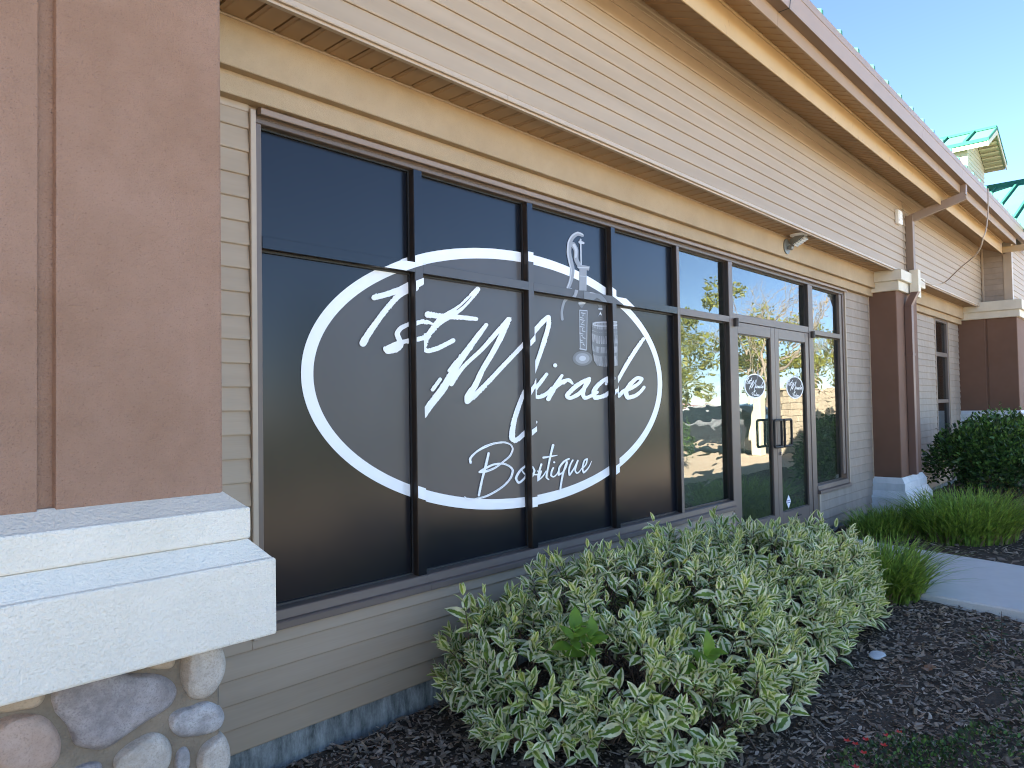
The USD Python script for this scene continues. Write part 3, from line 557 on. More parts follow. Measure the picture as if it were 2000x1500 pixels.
# ---- cross wing over the far pillar, its roof and the cupola on its ridge
b = B(); b.box(15.56, 24.6, -0.80, 3, 1.685, 2.60); b.prism([(15.56, 2.6), (24.6, 2.6), (20.1, 4.6)], 'y', -0.80, 3.0)
tw = obj('wing_wall', b, siding_mat, bld)
for q in range(11): course_y(-0.795, YU-0.02, 1.700+EX*q, 1.700+EX*(q+1), 15.555, tw, mat=siding_old)
for q in range(11): course(15.66, 24.5, 1.700+EX*q, 1.700+EX*(q+1), -0.805, parent=tw)
b = B(); b.bbox(15.535, 15.66, -0.83, -0.70, 1.69, 2.80, 0.004); obj('corner_trim', b, trim_mat, tw)
b = B(); b.bbox(15.535, 15.56, YU-0.05, YU-0.018, 1.69, 2.80, 0.003); obj('corner_trim', b, trim_mat, tw)
RX, RZ, TS = 20.1, 4.85, 0.405
b = B()
for s in (-1, 1):
    pr_ = [(RX, RZ), (RX+s*4.9, RZ-TS*4.9), (RX+s*4.9, RZ-TS*4.9-0.05), (RX, RZ-0.05)]
    b.prism(pr_ if s > 0 else pr_[::-1], 'y', -1.3, 6.0)
tr = obj('wing_roof', b, roof_green, bld)
for q in range(18):
    y = -1.22+0.42*q; b = B()
    b.add([(RX-0.02, y-0.02, RZ), (RX-0.02, y+0.02, RZ), (RX-4.9, y+0.02, RZ-TS*4.9), (RX-4.9, y-0.02, RZ-TS*4.9), (RX-0.02, y-0.02, RZ+0.045), (RX-0.02, y+0.02, RZ+0.045), (RX-4.9, y+0.02, RZ-TS*4.9+0.045), (RX-4.9, y-0.02, RZ-TS*4.9+0.045)],
          [(4, 5, 6, 7), (0, 4, 7, 3), (1, 2, 6, 5), (3, 7, 6, 2), (0, 1, 5, 4)]); obj('roof_seam', b, roof_dark, tr)
b = B(); b.prism([(RX-0.16, RZ-0.06), (RX, RZ+0.06), (RX+0.16, RZ-0.06), (RX+0.15, RZ-0.03), (RX, RZ+0.085), (RX-0.15, RZ-0.03)], 'y', -1.3, 6.0); obj('ridge_cap', b, roof_dark, tr)

CX, CZ = 20.0, 6.215
b = B(); b.box(18.98, 21.02, 0.42, 2.6, 4.2, 5.62); b.prism([(18.98, 5.62), (21.02, 5.62), (20.0, 6.14)], 'y', 0.42, 2.6)
cu = obj('cupola', b, cupola_wall, bld)
for q in range(15):
    z0 = 4.62+0.1*q; hw = 1.02 if z0 < 5.6 else max(0.05, 1.02*(6.14-z0-0.1)/0.52)
    course(20.0-hw+0.09, 20.0+hw-0.03, z0, z0+0.1, 0.415, parent=cu, mat=cupola_wall)
b = B(); b.bbox(18.96, 19.09, 0.39, 0.52, 4.4, 5.66, 0.005); b.bbox(18.955, 18.98, 0.52, 0.66, 4.4, 5.66, 0.004); obj('corner_trim', b, cupola_wall, cu)
b = B(); b.bbox(18.95, 18.98, 0.9, 2.2, 5.28, 5.40, 0.004); b.bbox(18.95, 18.98, 0.86, 0.96, 4.4, 5.4, 0.004); obj('window_trim', b, cupola_wall, cu)
CS = (CZ-5.66)/1.16
for s in (-1, 1):
    b = B(); pr_ = [(CX, CZ), (CX+s*1.16, 5.66), (CX+s*1.16, 5.60), (CX, CZ-0.06)]
    b.prism(pr_ if s > 0 else pr_[::-1], 'y', -0.02, 2.9); cr = obj('roof', b, roof_green, cu)
    b = B(); pr_ = [(CX+s*0.02, CZ-0.066), (CX+s*1.13, 5.592), (CX+s*1.13, 5.575), (CX+s*0.02, CZ-0.085)]
    b.prism(pr_ if s > 0 else pr_[::-1], 'y', 0.0, 0.41); obj('eave_soffit', b, cupola_soffit, cu)
    b = B(); b.bbox(CX+s*1.15-0.012, CX+s*1.15+0.012, 0.0, 2.9, 5.50, 5.598, 0.003); obj('eave_fascia', b, cupola_wall, cu)
    b = B(); pr_ = [(CX, CZ-0.05), (CX+s*1.17, 5.615), (CX+s*1.17, 5.49), (CX, CZ-0.17)]
    b.prism(pr_ if s > 0 else pr_[::-1], 'y', -0.035, -0.012); obj('rake_board', b, cupola_wall, cu)
    b = B(); pr_ = [(CX, CZ+0.012), (CX+s*1.18, 5.668), (CX+s*1.18, 5.60), (CX, CZ-0.05)]
    b.prism(pr_ if s > 0 else pr_[::-1], 'y', -0.045, -0.021); obj('roof_edge', b, roof_dark, cu)
    b = B(); b.bbox(CX+s*1.165-0.012, CX+s*1.165+0.012, -0.02, 2.9, 5.605, 5.685, 0.003); obj('roof_edge', b, roof_dark, cu)
b = B(); b.prism([(CX-0.10, CZ-0.03), (CX, CZ+0.03), (CX+0.10, CZ-0.03), (CX+0.09, CZ), (CX, CZ+0.055), (CX-0.09, CZ)], 'y', -0.03, 2.9); obj('ridge_cap', b, roof_dark, cu)
for y in (0.42, 0.98, 1.55, 2.1):
    b = B(); b.add([(CX-0.05, y-0.03, CZ-0.02), (CX-0.05, y+0.03, CZ-0.02), (CX-1.16, y+0.03, 5.665), (CX-1.16, y-0.03, 5.665), (CX-0.05, y-0.03, CZ+0.03), (CX-0.05, y+0.03, CZ+0.03), (CX-1.16, y+0.03, 5.71), (CX-1.16, y-0.03, 5.71)],
          [(4, 5, 6, 7), (0, 4, 7, 3), (1, 2, 6, 5), (3, 7, 6, 2)]); obj('roof_seam', b, roof_dark, cu)
for q in range(7):
    b = B(); zz_, x_ = 5.60+0.077*q, 20.12+0.145*q
    b.box(CX+1.10-0.155*(q+1)+0.006, CX+1.10-0.155*q, 0.02, 0.40, 5.566+0.074*q, 5.572+0.074*q); obj('soffit_panel', b, cupola_soffit, cu)

# ---- room behind the glass
b = B(); b.box(1.2, 9.3, 6.3, 6.4, 1.35, 1.5); b.box(1.2, 2.0, 6.3, 6.4, -1.43, 1.35); b.box(1.1, 1.2, 0.16, 6.4, -1.43, 1.5); b.box(9.3, 9.4, 0.16, 6.4, -1.43, 1.5); b.box(1.2, 9.3, 0.16, 6.3, 1.45, 1.5)
rm = obj('shop_interior', b, room_wall, bld)
b = B(); b.box(1.2, 9.3, 0.16, 6.3, -1.48, -1.425); obj('floor', b, room_floor, rm)

# ---- storefront: frame, mullions, transoms, panes
GL = 0.050                                                        # glass stands this far behind the frame faces
FT, FB = 1.303, -0.962
MUL = [(2.5025, 2.5585), (3.412, 3.463), (4.318, 4.366), (5.234, 5.275), (6.148, 6.225), (8.050, 8.178)]
JL, JR = (1.6005, 1.6355), (9.070, 9.199)
HB, TB, TT, SB = 1.2526, 0.7036, 0.757, -0.883
b = B()
b.bbox(JL[0], JR[1], -0.0, 0.10, HB, FT, 0.003)
sf = obj('storefront_frame', b, frame_mat, bld)
b = B(); b.bbox(1.602, 9.197, -0.004, 0.0, 1.272, 1.2755, 0.001); obj('header_bead', b, frame_mat, sf)
b = B(); b.bbox(*JL, 0, 0.10, SB, HB-0.0015, 0.003); obj('jamb', b, frame_mat, sf)
b = B(); b.bbox(JR[0]+0.085, JR[1], 0, 0.10, -1.0, HB-0.0015, 0.003); b.bbox(JR[0], JR[0]+0.0835, 0.012, 0.10, SB, HB-0.0015, 0.003); obj('jamb', b, frame_mat, sf)
for k, (m0, m1) in enumerate(MUL):
    z0 = SB if k < 4 else -1.42
    film = k < 3
    b = B(); b.bbox(m0, m1, 0.0025, 0.0975, z0, HB-0.0015, 0.0015)
    mu = obj('mullion', b, frame_dark if k < 4 else frame_mat, sf)
    b = B(); b.bbox(m0+0.0005, m1-0.0005, -0.001, 0.002, z0, HB-0.002, 0.0008); obj('mullion_face', b, film_black if film else frame_mat, mu)
    b = B(); b.box(m0-0.0008, m0-0.0002, 0.006, 0.047, z0+0.005, HB-0.004); obj('mullion_side', b, frame_dark, mu)
bays = [(JL[1], MUL[0][0])] + [(MUL[q][1], MUL[q+1][0]) for q in range(4)]
for q, (a, c) in enumerate(bays):
    b = B(); b.bbox(a+0.001, c-0.001, 0.003, 0.0965, TB, TT, 0.0015); t = obj('transom', b, frame_dark if q < 4 else frame_mat, sf)
    b = B(); b.bbox(a+0.0005, c-0.0005, -0.0005, 0.0025, TB, TT, 0.0008); obj('transom_face', b, film_black if q < 4 else frame_mat, t)
b = B(); b.bbox(MUL[4][1]+0.001, MUL[5][0]-0.001, 0.001, 0.0965, 0.722, 0.790, 0.002); obj('transom', b, frame_mat, sf)
b = B(); b.bbox(MUL[5][1]+0.001, JR[0]-0.001+0.02, 0.001, 0.0965, 0.715, 0.768, 0.002); obj('transom', b, frame_mat, sf)
# sills: sloped cap with a lip, jointed at the mullions
sj = [1.602, 2.5585, 3.463, 4.366, 5.275, 6.147]
for x0, x1 in zip(sj[:-1], sj[1:]):
    b = B(); b.prism([(0.10, FB), (-0.030, FB), (-0.034, FB+0.004), (-0.034, FB+0.030), (-0.028, FB+0.036), (-0.010, FB+0.038), (-0.006, SB-0.004), (-0.002, SB), (0.10, SB+0.010)], 'x', x0+0.0008, x1-0.0008); obj('sill', b, frame_mat, sf)
b = B(); b.prism([(0.10, -1.032), (-0.030, -1.032), (-0.034, -1.028), (-0.034, -1.0), (-0.010, -0.99), (-0.004, -0.945), (0.10, -0.935)], 'x', 8.18, 9.2); obj('sill', b, frame_mat, sf)
b = B(); b.prism([(-0.005, 1.285), (-0.037, 1.280), (-0.040, 1.283), (-0.040, 1.306), (-0.030, 1.314), (-0.005, 1.3145)], 'x', 1.613, 4.02); obj('drip_cap', b, gutter_mat, sf)
b = B(); b.prism([(-0.005, 1.287), (-0.034, 1.282), (-0.037, 1.285), (-0.037, 1.306), (-0.028, 1.3142), (-0.005, 1.3145)], 'x', 4.022, 9.22); obj('drip_cap', b, gutter_mat, sf)
# panes
def pane(x0, x1, z0, z1, mat, parent=sf, y=GL, name='pane'):
    b = B(); b.box(x0-0.008, x1+0.008, y, y+0.006, z0-0.008, z1+0.008); return obj(name, b, mat, parent)
def stops(x0, x1, z0, z1, parent=sf, mat=frame_dark):
    """glazing stops round a pane"""
    b = B()
    b.box(x0-0.001, x0+0.010, GL-0.012, GL-0.0005, z0, z1); b.box(x1-0.010, x1+0.001, GL-0.012, GL-0.0005, z0, z1)
    b.box(x0+0.010, x1-0.010, GL-0.012, GL-0.0005, z0-0.001, z0+0.010); b.box(x0+0.010, x1-0.010, GL-0.012, GL-0.0005, z1-0.010, z1+0.001)
    obj('glazing_stop', b, mat, parent)
film_panes = []
for q, (a, c) in enumerate(bays[:4]):
    for z0, z1 in ((SB+0.006, TB), (TT, HB)):
        pane(a, c, z0, z1, film_black); film_panes.append((a, c, z0, z1)); stops(a, c, z0, z1, mat=gasket)
a, c = bays[4]
pane(a, c, SB+0.006, TB, pane_wavy); pane(a, c, TT, HB, pane_clear)
for z0, z1 in ((SB+0.006, TB), (TT, HB)): stops(a, c, z0, z1)
pane(MUL[4][1], MUL[5][0], 0.79, HB, pane_clear); stops(MUL[4][1], MUL[5][0], 0.79, HB)
pane(MUL[5][1], JR[0], 0.768, HB, pane_clear); pane(MUL[5][1], JR[0], -0.94, 0.715, pane_wavy); stops(MUL[5][1], JR[0], 0.768, HB); stops(MUL[5][1], JR[0], -0.94, 0.715)

# ---- the pair of doors
DX0, DXM, DX1, DT, DB = 6.2265, 7.145, 8.0485, 0.7195, -1.412
def door(x0, x1, hx, label):
    ST, TR, BR = 0.098, 0.105, 0.285
    b = B(); y0, y1 = 0.006, 0.050
    b.bbox(x0, x0+ST, y0, y1, DB, DT, 0.003); b.bbox(x1-ST, x1, y0, y1, DB, DT, 0.003)
    b.bbox(x0+ST-0.0005, x1-ST+0.0005, y0+0.001, y1, DT-TR, DT-0.001, 0.003); b.bbox(x0+ST-0.0005, x1-ST+0.0005, y0+0.001, y1, DB+0.001, DB+BR, 0.003)
    d = obj('door', b, frame_mat, bld, label=label)
    b = B(); b.box(x0+ST-0.006, x1-ST+0.006, 0.030, 0.036, DB+BR-0.006, DT-TR+0.006); obj('pane', b, pane_door, d)
    b = B(); g = 0.008; gx0, gx1, gz0, gz1 = x0+ST, x1-ST, DB+BR, DT-TR
    b.box(gx0, gx0+g, 0.020, 0.0295, gz0, gz1); b.box(gx1-g, gx1, 0.020, 0.0295, gz0, gz1); b.box(gx0+g, gx1-g, 0.020, 0.0295, gz0, gz0+g); b.box(gx0+g, gx1-g, 0.020, 0.0295, gz1-g, gz1)
    obj('glazing_stop', b, frame_dark, d)
    # pull handle: a squared loop of black tube standing off the stile
    hz0, hz1 = -0.455, -0.195; s = 1 if hx > (x0+x1)/2 else -1
    xin, xout = hx, hx - s*0.175
    r = 0.02
    pts = [(xin, 0.006, hz1), (xin, -0.05, hz1)]
    pts = [(xin, 0.02, hz1), (xin, -0.055, hz1)]
    loop = []
    for cx, cz, a0 in ((xout+s*r, hz1-r, 90), (xout+s*r, hz0+r, 180)):
        for k in range(5):
            t = math.radians(a0+90*k/4); loop.append((cx+s*r*math.cos(t), -0.055, cz+r*math.sin(t)))
    path = [(xin+s*0.02, -0.055, hz1)] + loop + [(xin+s*0.02, -0.055, hz0)]
    b = B(); b.tube(path, 0.0125, 10); b.tube([(xin, 0.01, hz1), (xin, -0.06, hz1)], 0.010, 8); b.tube([(xin, 0.01, hz0), (xin, -0.06, hz0)], 0.010, 8)
    obj('pull_handle', b, black_metal, d, smooth=40)
    b = B(); b.tube([(xin, -0.055, hz0+0.0), (xin, -0.055, hz1)], 0.0125, 10); obj('pull_handle', b, black_metal, d, smooth=40)
    return d
d1 = door(DX0, DXM-0.002, DXM-0.036, 'left door leaf of the pair')
d2 = door(DXM+0.002, DX1, DXM+0.036, 'right door leaf of the pair')
b = B(); b.tube([(7.207, 0.012, -0.532), (7.207, -0.010, -0.532)], 0.017, 16); b.bbox(7.198, 7.216, -0.0125, 0.0, -0.545, -0.519, 0.002); obj('lock', b, steel, d2, smooth=40)
b = B(); b.bbox(7.62, 7.70, -0.004, 0.008, -1.20, -1.188, 0.002); obj('scuff_plate', b, gasket, d2)
for x in (6.203, 8.075):
    b = B(); b.tube([(x+0.045, -0.018, 0.672), (x+0.045, -0.018, 0.745)], 0.024, 12); b.bbox(x+0.02, x+0.07, -0.018, 0.004, 0.676, 0.741, 0.003); obj('pivot_hinge', b, frame_dark, sf, smooth=40)
b = B(); b.box(6.2, 8.1, -0.02, 0.12, -1.428, -1.413); obj('threshold', b, steel, sf)

# ---- the narrow window between the middle and far pillars
b = B(); b.bbox(13.60, 13.68, -0.008, 0.06, -1.1, 1.345, 0.003); b.bbox(14.44, 14.52, -0.008, 0.06, -1.1, 1.345, 0.003); b.bbox(13.6805, 14.4395, -0.006, 0.06, 1.27, 1.345, 0.003); b.bbox(13.6805, 14.4395, -0.006, 0.06, -1.1, -1.02, 0.003); b.bbox(13.6805, 14.4395, -0.004, 0.06, 0.69, 0.76, 0.003); b.bbox(13.6805, 14.4395, -0.004, 0.06, -0.09, -0.03, 0.003)
sw2 = obj('side_window', b, frame_mat, bld)
for z0, z1 in ((0.76, 1.27), (-0.03, 0.69), (-1.02, -0.09)): pane(13.68, 14.44, z0, z1, pane_clear, parent=sw2, y=0.03)
b = B()
for q in range(9): b.bbox(13.70+0.085*q, 13.775+0.085*q, 0.12+0.012*(q % 2), 0.135+0.012*(q % 2), -1.0, 1.3, 0.004)
obj('curtain', b, blind_mat, sw2)
b = B(); b.box(13.6, 14.5, 0.6, 0.65, -1.4, 1.4); obj('room_wall', b, room_floor, sw2)

# =================================================================== THE SIGN ON THE WINDOWS (film graphics)
# drawing units of the artwork -> metres on the glass (projective, because the artwork was drawn from a photograph of the wall)
def sign(u, v, y=GL):
    d = _fw + _r2*(np.asarray(u, float)[..., None]-1000)/1433.146 - _u2*(np.asarray(v, float)[..., None]-750)/1433.146
    t = (y+2.95)/d[..., 1]
    return np.stack([t*d[..., 0], t*d[..., 2]], -1)
def to_wall(poly, y=GL):
    def ring(r):
        c = np.array(r.coords); return sign(c[:, 0], c[:, 1], y)
    out = []
    for p in (poly.geoms if hasattr(poly, 'geoms') else [poly]):
        out.append(Polygon(ring(p.exterior), [ring(i) for i in p.interiors]).buffer(0))
    return unary_union(out)
def stroke(pts, ox, oy, s, rough=0.0, seed=0):
    """brush stroke through (x, y, width) points, widths blending, edges a little ragged"""
    P = np.array(pts, float); r = np.random.default_rng(seed)
    from scipy.interpolate import PchipInterpolator
    d = np.r_[0, np.cumsum(np.hypot(*np.diff(P[:, :2], axis=0).T))]
    t = np.linspace(0, d[-1], max(8, int(d[-1]/7)))
    if len(P) > 2:
        from scipy.interpolate import CubicSpline
        lin = np.c_[np.interp(t, d, P[:, 0]), np.interp(t, d, P[:, 1])]
        cs = np.c_[PchipInterpolator(d, P[:, 0])(t), PchipInterpolator(d, P[:, 1])(t)]
        X = 0.25*lin+0.75*cs
    else: X = np.c_[np.interp(t, d, P[:, 0]), np.interp(t, d, P[:, 1])]
    w = np.interp(t, d, P[:, 2])*(1+rough*r.normal(size=len(t))*0.5)
    parts = [unary_union([Point(*X[q]).buffer(w[q]/2, 8), Point(*X[q+1]).buffer(w[q+1]/2, 8)]).convex_hull for q in range(len(t)-1)]
    g = unary_union(parts)
    return affinity.translate(affinity.scale(g, 1/s, 1/s, origin=(0, 0)), ox, oy)
A = (700, 430, 5.557); C3 = (820, 550, 5.0); C4 = (980, 600, 5.0); C5 = (880, 830, 6.667)
word1 = [(A, [(165, 840, 60), (300, 805, 62), (420, 765, 66), (545, 715, 85), (600, 690, 70), (660, 655, 48)]), (A, [(540, 745, 80), (430, 820, 62), (300, 960, 58), (180, 1120, 62), (90, 1250, 72), (42, 1335, 74)]),
         (A, [(792, 1128, 26), (740, 1108, 44), (640, 1108, 44), (540, 1132, 46), (450, 1175, 50), (412, 1235, 54), (440, 1310, 58), (450, 1345, 66), (400, 1395, 80), (310, 1418, 68), (282, 1395, 48)]),
         (A, [(300, 1385, 40), (420, 1335, 44), (555, 1305, 48), (700, 1262, 56), (745, 1245, 50)]),
         (A, [(1285, 752, 58), (1200, 850, 66), (1100, 950, 74), (1000, 1020, 86), (890, 1085, 84), (800, 1180, 62), (738, 1270, 58), (712, 1350, 44), (712, 1405, 44), (745, 1418, 52), (850, 1392, 50), (940, 1348, 50), (1020, 1306, 48)]),
         (A, [(745, 1025, 66), (880, 1042, 58), (1050, 1052, 52), (1270, 1074, 44)])]
word2 = [(C3, [(640, 425, 38), (560, 530, 52), (450, 680, 60), (370, 790, 70), (290, 930, 72), (200, 1070, 72), (110, 1185, 70), (30, 1300, 64)]), (C3, [(350, 790, 50), (272, 872, 24)]), (C3, [(190, 955, 34), (118, 1055, 36)]),
         (C3, [(300, 1000, 44), (420, 830, 38), (600, 660, 40), (720, 525, 46), (860, 365, 44)]),
         (C3, [(860, 370, 50), (775, 560, 56), (700, 700, 52), (600, 870, 52), (530, 1020, 58), (458, 1135, 62), (455, 1172, 48), (520, 1120, 50), (640, 1000, 46), (800, 830, 42), (1005, 615, 42), (1060, 555, 44), (1120, 475, 48), (1200, 385, 48), (1248, 345, 42), (1252, 400, 44), (1200, 600, 46), (1130, 810, 40), (1060, 1010, 34), (1012, 1080, 40), (960, 1210, 46), (910, 1370, 50), (890, 1500, 54)]),
         (C4, [(95, 1230, 54), (92, 1275, 58), (125, 1300, 46), (220, 1228, 46), (280, 1180, 36), (330, 1120, 20)]),
         (C4, [(512, 567, 38), (514, 569, 38)]), (C4, [(430, 655, 32), (370, 735, 38), (318, 815, 36), (318, 870, 36), (350, 878, 40), (480, 795, 36)]),
         (C4, [(580, 668, 28), (510, 780, 46), (448, 895, 42)]), (C4, [(505, 790, 36), (580, 735, 46), (645, 712, 38), (682, 745, 22)]),
         (C4, [(850, 695, 28), (755, 745, 44), (680, 805, 44), (628, 868, 42), (655, 888, 34), (740, 850, 40), (845, 715, 36)]), (C4, [(840, 720, 40), (785, 850, 40), (805, 888, 34), (870, 862, 34), (925, 830, 30)]),
         (C4, [(1010, 750, 24), (1028, 692, 32), (960, 735, 40), (890, 830, 46), (905, 886, 40), (985, 868, 40), (1060, 815, 34)]),
         (C4, [(1375, 312, 34), (1300, 420, 40), (1215, 555, 40), (1140, 690, 34), (1085, 800, 34), (1085, 870, 34), (1130, 868, 36), (1180, 820, 36), (1260, 790, 36), (1335, 740, 30), (1362, 700, 32), (1325, 690, 34), (1255, 745, 42), (1205, 835, 44), (1225, 884, 40), (1290, 868, 36), (1382, 782, 30)])]
word3 = [(C5, [(250, 490, 34), (243, 450, 30), (320, 355, 24), (440, 283, 34), (560, 240, 26), (680, 225, 22), (770, 255, 20), (800, 310, 20), (768, 395, 24), (680, 475, 22), (560, 562, 24), (460, 600, 32), (368, 612, 30)]),
         (C5, [(380, 600, 26), (450, 560, 28), (560, 512, 26), (660, 502, 26), (750, 532, 24), (800, 592, 26), (780, 672, 26), (700, 775, 24), (580, 862, 26), (450, 928, 24), (330, 958, 20), (240, 972, 14), (172, 932, 12)]),
         (C5, [(485, 368, 32), (450, 520, 32), (400, 710, 28), (358, 915, 30)]), (C5, [(965, 535, 24), (885, 608, 30), (842, 695, 30), (878, 752, 28), (945, 700, 26), (1000, 590, 24), (975, 540, 20)]), (C5, [(925, 600, 18), (960, 640, 18), (1040, 640, 18), (1120, 600, 18)]),
         (C5, [(1110, 600, 20), (1080, 690, 24), (1100, 730, 22), (1170, 600, 18)]), (C5, [(1172, 512, 26), (1140, 620, 26), (1122, 720, 26), (1150, 705, 18), (1200, 655, 16), (1232, 600, 12)]),
         (C5, [(1325, 262, 32), (1300, 360, 26), (1262, 540, 24), (1238, 680, 24), (1268, 710, 16)]), (C5, [(1200, 425, 26), (1280, 412, 20), (1378, 394, 10)]),
         (C5, [(1338, 484, 22), (1342, 487, 22)]), (C5, [(1328, 558, 22), (1298, 655, 24), (1326, 675, 18), (1392, 600, 12)]),
         (C5, [(1532, 440, 22), (1465, 478, 26), (1402, 570, 24), (1396, 650, 24), (1445, 622, 20), (1508, 490, 20)]), (C5, [(1505, 480, 22), (1450, 650, 24), (1418, 845, 24)]),
         (C5, [(1582, 458, 20), (1530, 600, 22), (1538, 652, 22), (1600, 560, 18), (1648, 462, 20), (1612, 590, 20), (1636, 628, 18), (1695, 565, 12)]),
         (C5, [(1700, 572, 14), (1758, 500, 18), (1770, 440, 18), (1735, 460, 20), (1708, 565, 22), (1722, 620, 22), (1778, 568, 16), (1825, 472, 8)])]
def word(strokes, rough, seed, ragged=0.0):
    g = unary_union([stroke(p, *o, rough=rough, seed=seed+q) for q, (o, p) in enumerate(strokes)])
    if not ragged: return g
    r = np.random.default_rng(seed); out = []                     # torn brush edges
    for p in (g.geoms if hasattr(g, 'geoms') else [g]):
        rings = []
        for ring in [p.exterior, *p.interiors]:
            c = np.array(ring.segmentize(1.6).coords)[:-1]; n = len(c); k = np.convolve(r.normal(size=n+4), [0.3, 0.7, 0.3], 'same')[2:n+2]
            burst = np.clip(np.convolve(r.normal(size=n+24), np.ones(25)/9, 'same')[12:n+12], 0.15, 1.6)
            t = np.roll(c, -1, 0)-np.roll(c, 1, 0); nn = np.c_[t[:, 1], -t[:, 0]]/(np.linalg.norm(t, axis=1, keepdims=True)+1e-9)
            rings.append(c+nn*(k*burst*ragged)[:, None])
        q = Polygon(rings[0], rings[1:]).buffer(0); out.append(q)
    return unary_union(out)
W1, W2, W3 = (to_wall(word(w, r, s, g)) for w, r, s, g in ((word1, 0.09, 1, 0.75), (word2, 0.07, 30, 0.6), (word3, 0.12, 60, 0.0)))
slit = to_wall(stroke([(1215, 830, 6), (1130, 920, 12), (1060, 975, 8)], *A)); W1 = W1.difference(slit)
# dry-brush streaks along the thin word
for q, (o, p) in enumerate(word3):
    if q in (0, 1, 2):
        pp = [(x+2, y-2, 3.0) for x, y, w in p[3:-1]]
        if len(pp) > 1: W3 = W3.difference(to_wall(stroke(pp, *o)))
RC, RXo, RZo = (3.452, 0.157), 1.600, 0.788
RXi, RZi = 1.535, 0.727
ell = lambda a, c: Polygon([(RC[0]+a*math.cos(t), RC[1]+c*math.sin(t)) for t in np.linspace(0, 2*PI, 200)[:-1]])
ring_out, ring_in = ell(RXo, RZo), ell(RXi, RZi)
RING = ring_out.difference(ring_in)
C6 = (1060, 430, 5.0)
def pg(pts): return affinity.translate(affinity.scale(Polygon(pts), 0.2, 0.2, origin=(0, 0)), 1060, 430).buffer(0)
pump = {  # art of the hand pump, in four greys
    1: [stroke([(385, 150, 30), (340, 133, 40), (292, 160, 44), (258, 230, 44), (252, 310, 44), (268, 400, 46), (286, 480, 44), (278, 560, 42), (245, 660, 36)], *C6), stroke([(270, 680, 34), (252, 745, 30), (205, 800, 26), (182, 900, 24), (188, 968, 26)], *C6),
        pg([(354, 480), (426, 485), (424, 690), (352, 686)]), pg([(330, 452), (372, 436), (455, 452), (448, 494), (410, 486), (350, 478)]), stroke([(292, 240, 50), (322, 300, 44), (322, 370, 44), (356, 445, 40)], *C6)],
    0: [pg([(352, 875), (432, 880), (430, 1275), (358, 1268)]), stroke([(470, 740, 46), (540, 800, 40), (560, 850, 34)], *C6), pg([(336, 700), (480, 705), (474, 760), (420, 800), (380, 860), (345, 830)])],
    2: [stroke([(384, 140, 12), (338, 122, 14), (284, 152, 14), (244, 228, 14), (240, 310, 14), (256, 410, 12), (274, 490, 10), (266, 570, 9), (236, 664, 10)], *C6), stroke([(366, 190, 16), (372, 436, 12)], *C6), stroke([(360, 215, 30), (392, 224, 22)], *C6), stroke([(300, 245, 26), (324, 310, 20), (318, 360, 20)], *C6),
        stroke([(360, 880, 8), (428, 884, 10)], *C6), stroke([(356, 880, 5), (362, 1260, 6)], *C6), stroke([(430, 885, 4), (426, 1262, 5)], *C6), stroke([(358, 1255, 10), (418, 1268, 10)], *C6), stroke([(405, 712, 18), (470, 716, 14)], *C6), stroke([(356, 812, 24), (400, 806, 30)], *C6), stroke([(545, 866, 16), (572, 868, 16)], *C6), stroke([(340, 462, 10), (446, 466, 10)], *C6), stroke([(356, 545, 5), (424, 550, 5)], *C6)]
       + [stroke([(374 + 30*math.sin(q*1.9)*0.6, 905+22*q, 10), (396 + 26*math.cos(q*2.3)*0.6, 915+22*q, 5)], *C6) for q in range(15)],
    3: [Polygon(np.c_[1060+(558+17*np.cos(np.linspace(0, 6.28, 24))*(np.where(np.sin(np.linspace(0, 6.28, 24)) < 0, 1, np.cos(np.linspace(0, 6.28, 24))**2)))/5, 430+(945+np.where(np.sin(np.linspace(0, 6.28, 24)) < 0, -24, 52)*-np.sin(np.linspace(0, 6.28, 24)))/5]).buffer(0)]}
bulb = [Polygon(np.c_[1060+(385+95*f*np.cos(np.linspace(0, 6.28, 30)))/5, 430+(1350+72*f*np.sin(np.linspace(0, 6.28, 30)))/5]) for f in (1.0, 0.72, 0.35)]
keg = pg([(480, 1000), (520, 992), (600, 994), (700, 1008), (722, 1080), (730, 1200), (720, 1330), (690, 1420), (600, 1432), (525, 1420), (495, 1370), (476, 1240), (474, 1110)])
hoops = unary_union([stroke([(478, zq, 26), (560, zq+26, 30), (650, zq+24, 30), (726, zq+4, 26)], *C6) for zq in (1058, 1092, 1200, 1290)]).intersection(keg)
kegtop = Polygon(np.c_[1060+(592+106*np.cos(np.linspace(0, 6.28, 30)))/5, 430+(1016+20*np.sin(np.linspace(0, 6.28, 30)))/5])
art = [('pump_art', to_wall(unary_union(pump[0]+[bulb[0]])), print_greys[0]), ('pump_art', to_wall(unary_union(pump[1]+[bulb[1]])), print_greys[1]), ('pump_art', to_wall(unary_union(pump[2]+[bulb[2]])), print_greys[2]),
       ('water_drop', to_wall(pump[3][0]), print_greys[3]), ('barrel_art', to_wall(keg), print_wood), ('barrel_hoop_art', to_wall(hoops), print_greys[0]), ('barrel_rim_art', to_wall(kegtop.exterior.buffer(1.0)), print_greys[2])]
sg = thing('window_sign', 'oval boutique logo in white script with a hand pump, on the dark window film', 'sign', (RC[0], GL, RC[1]))
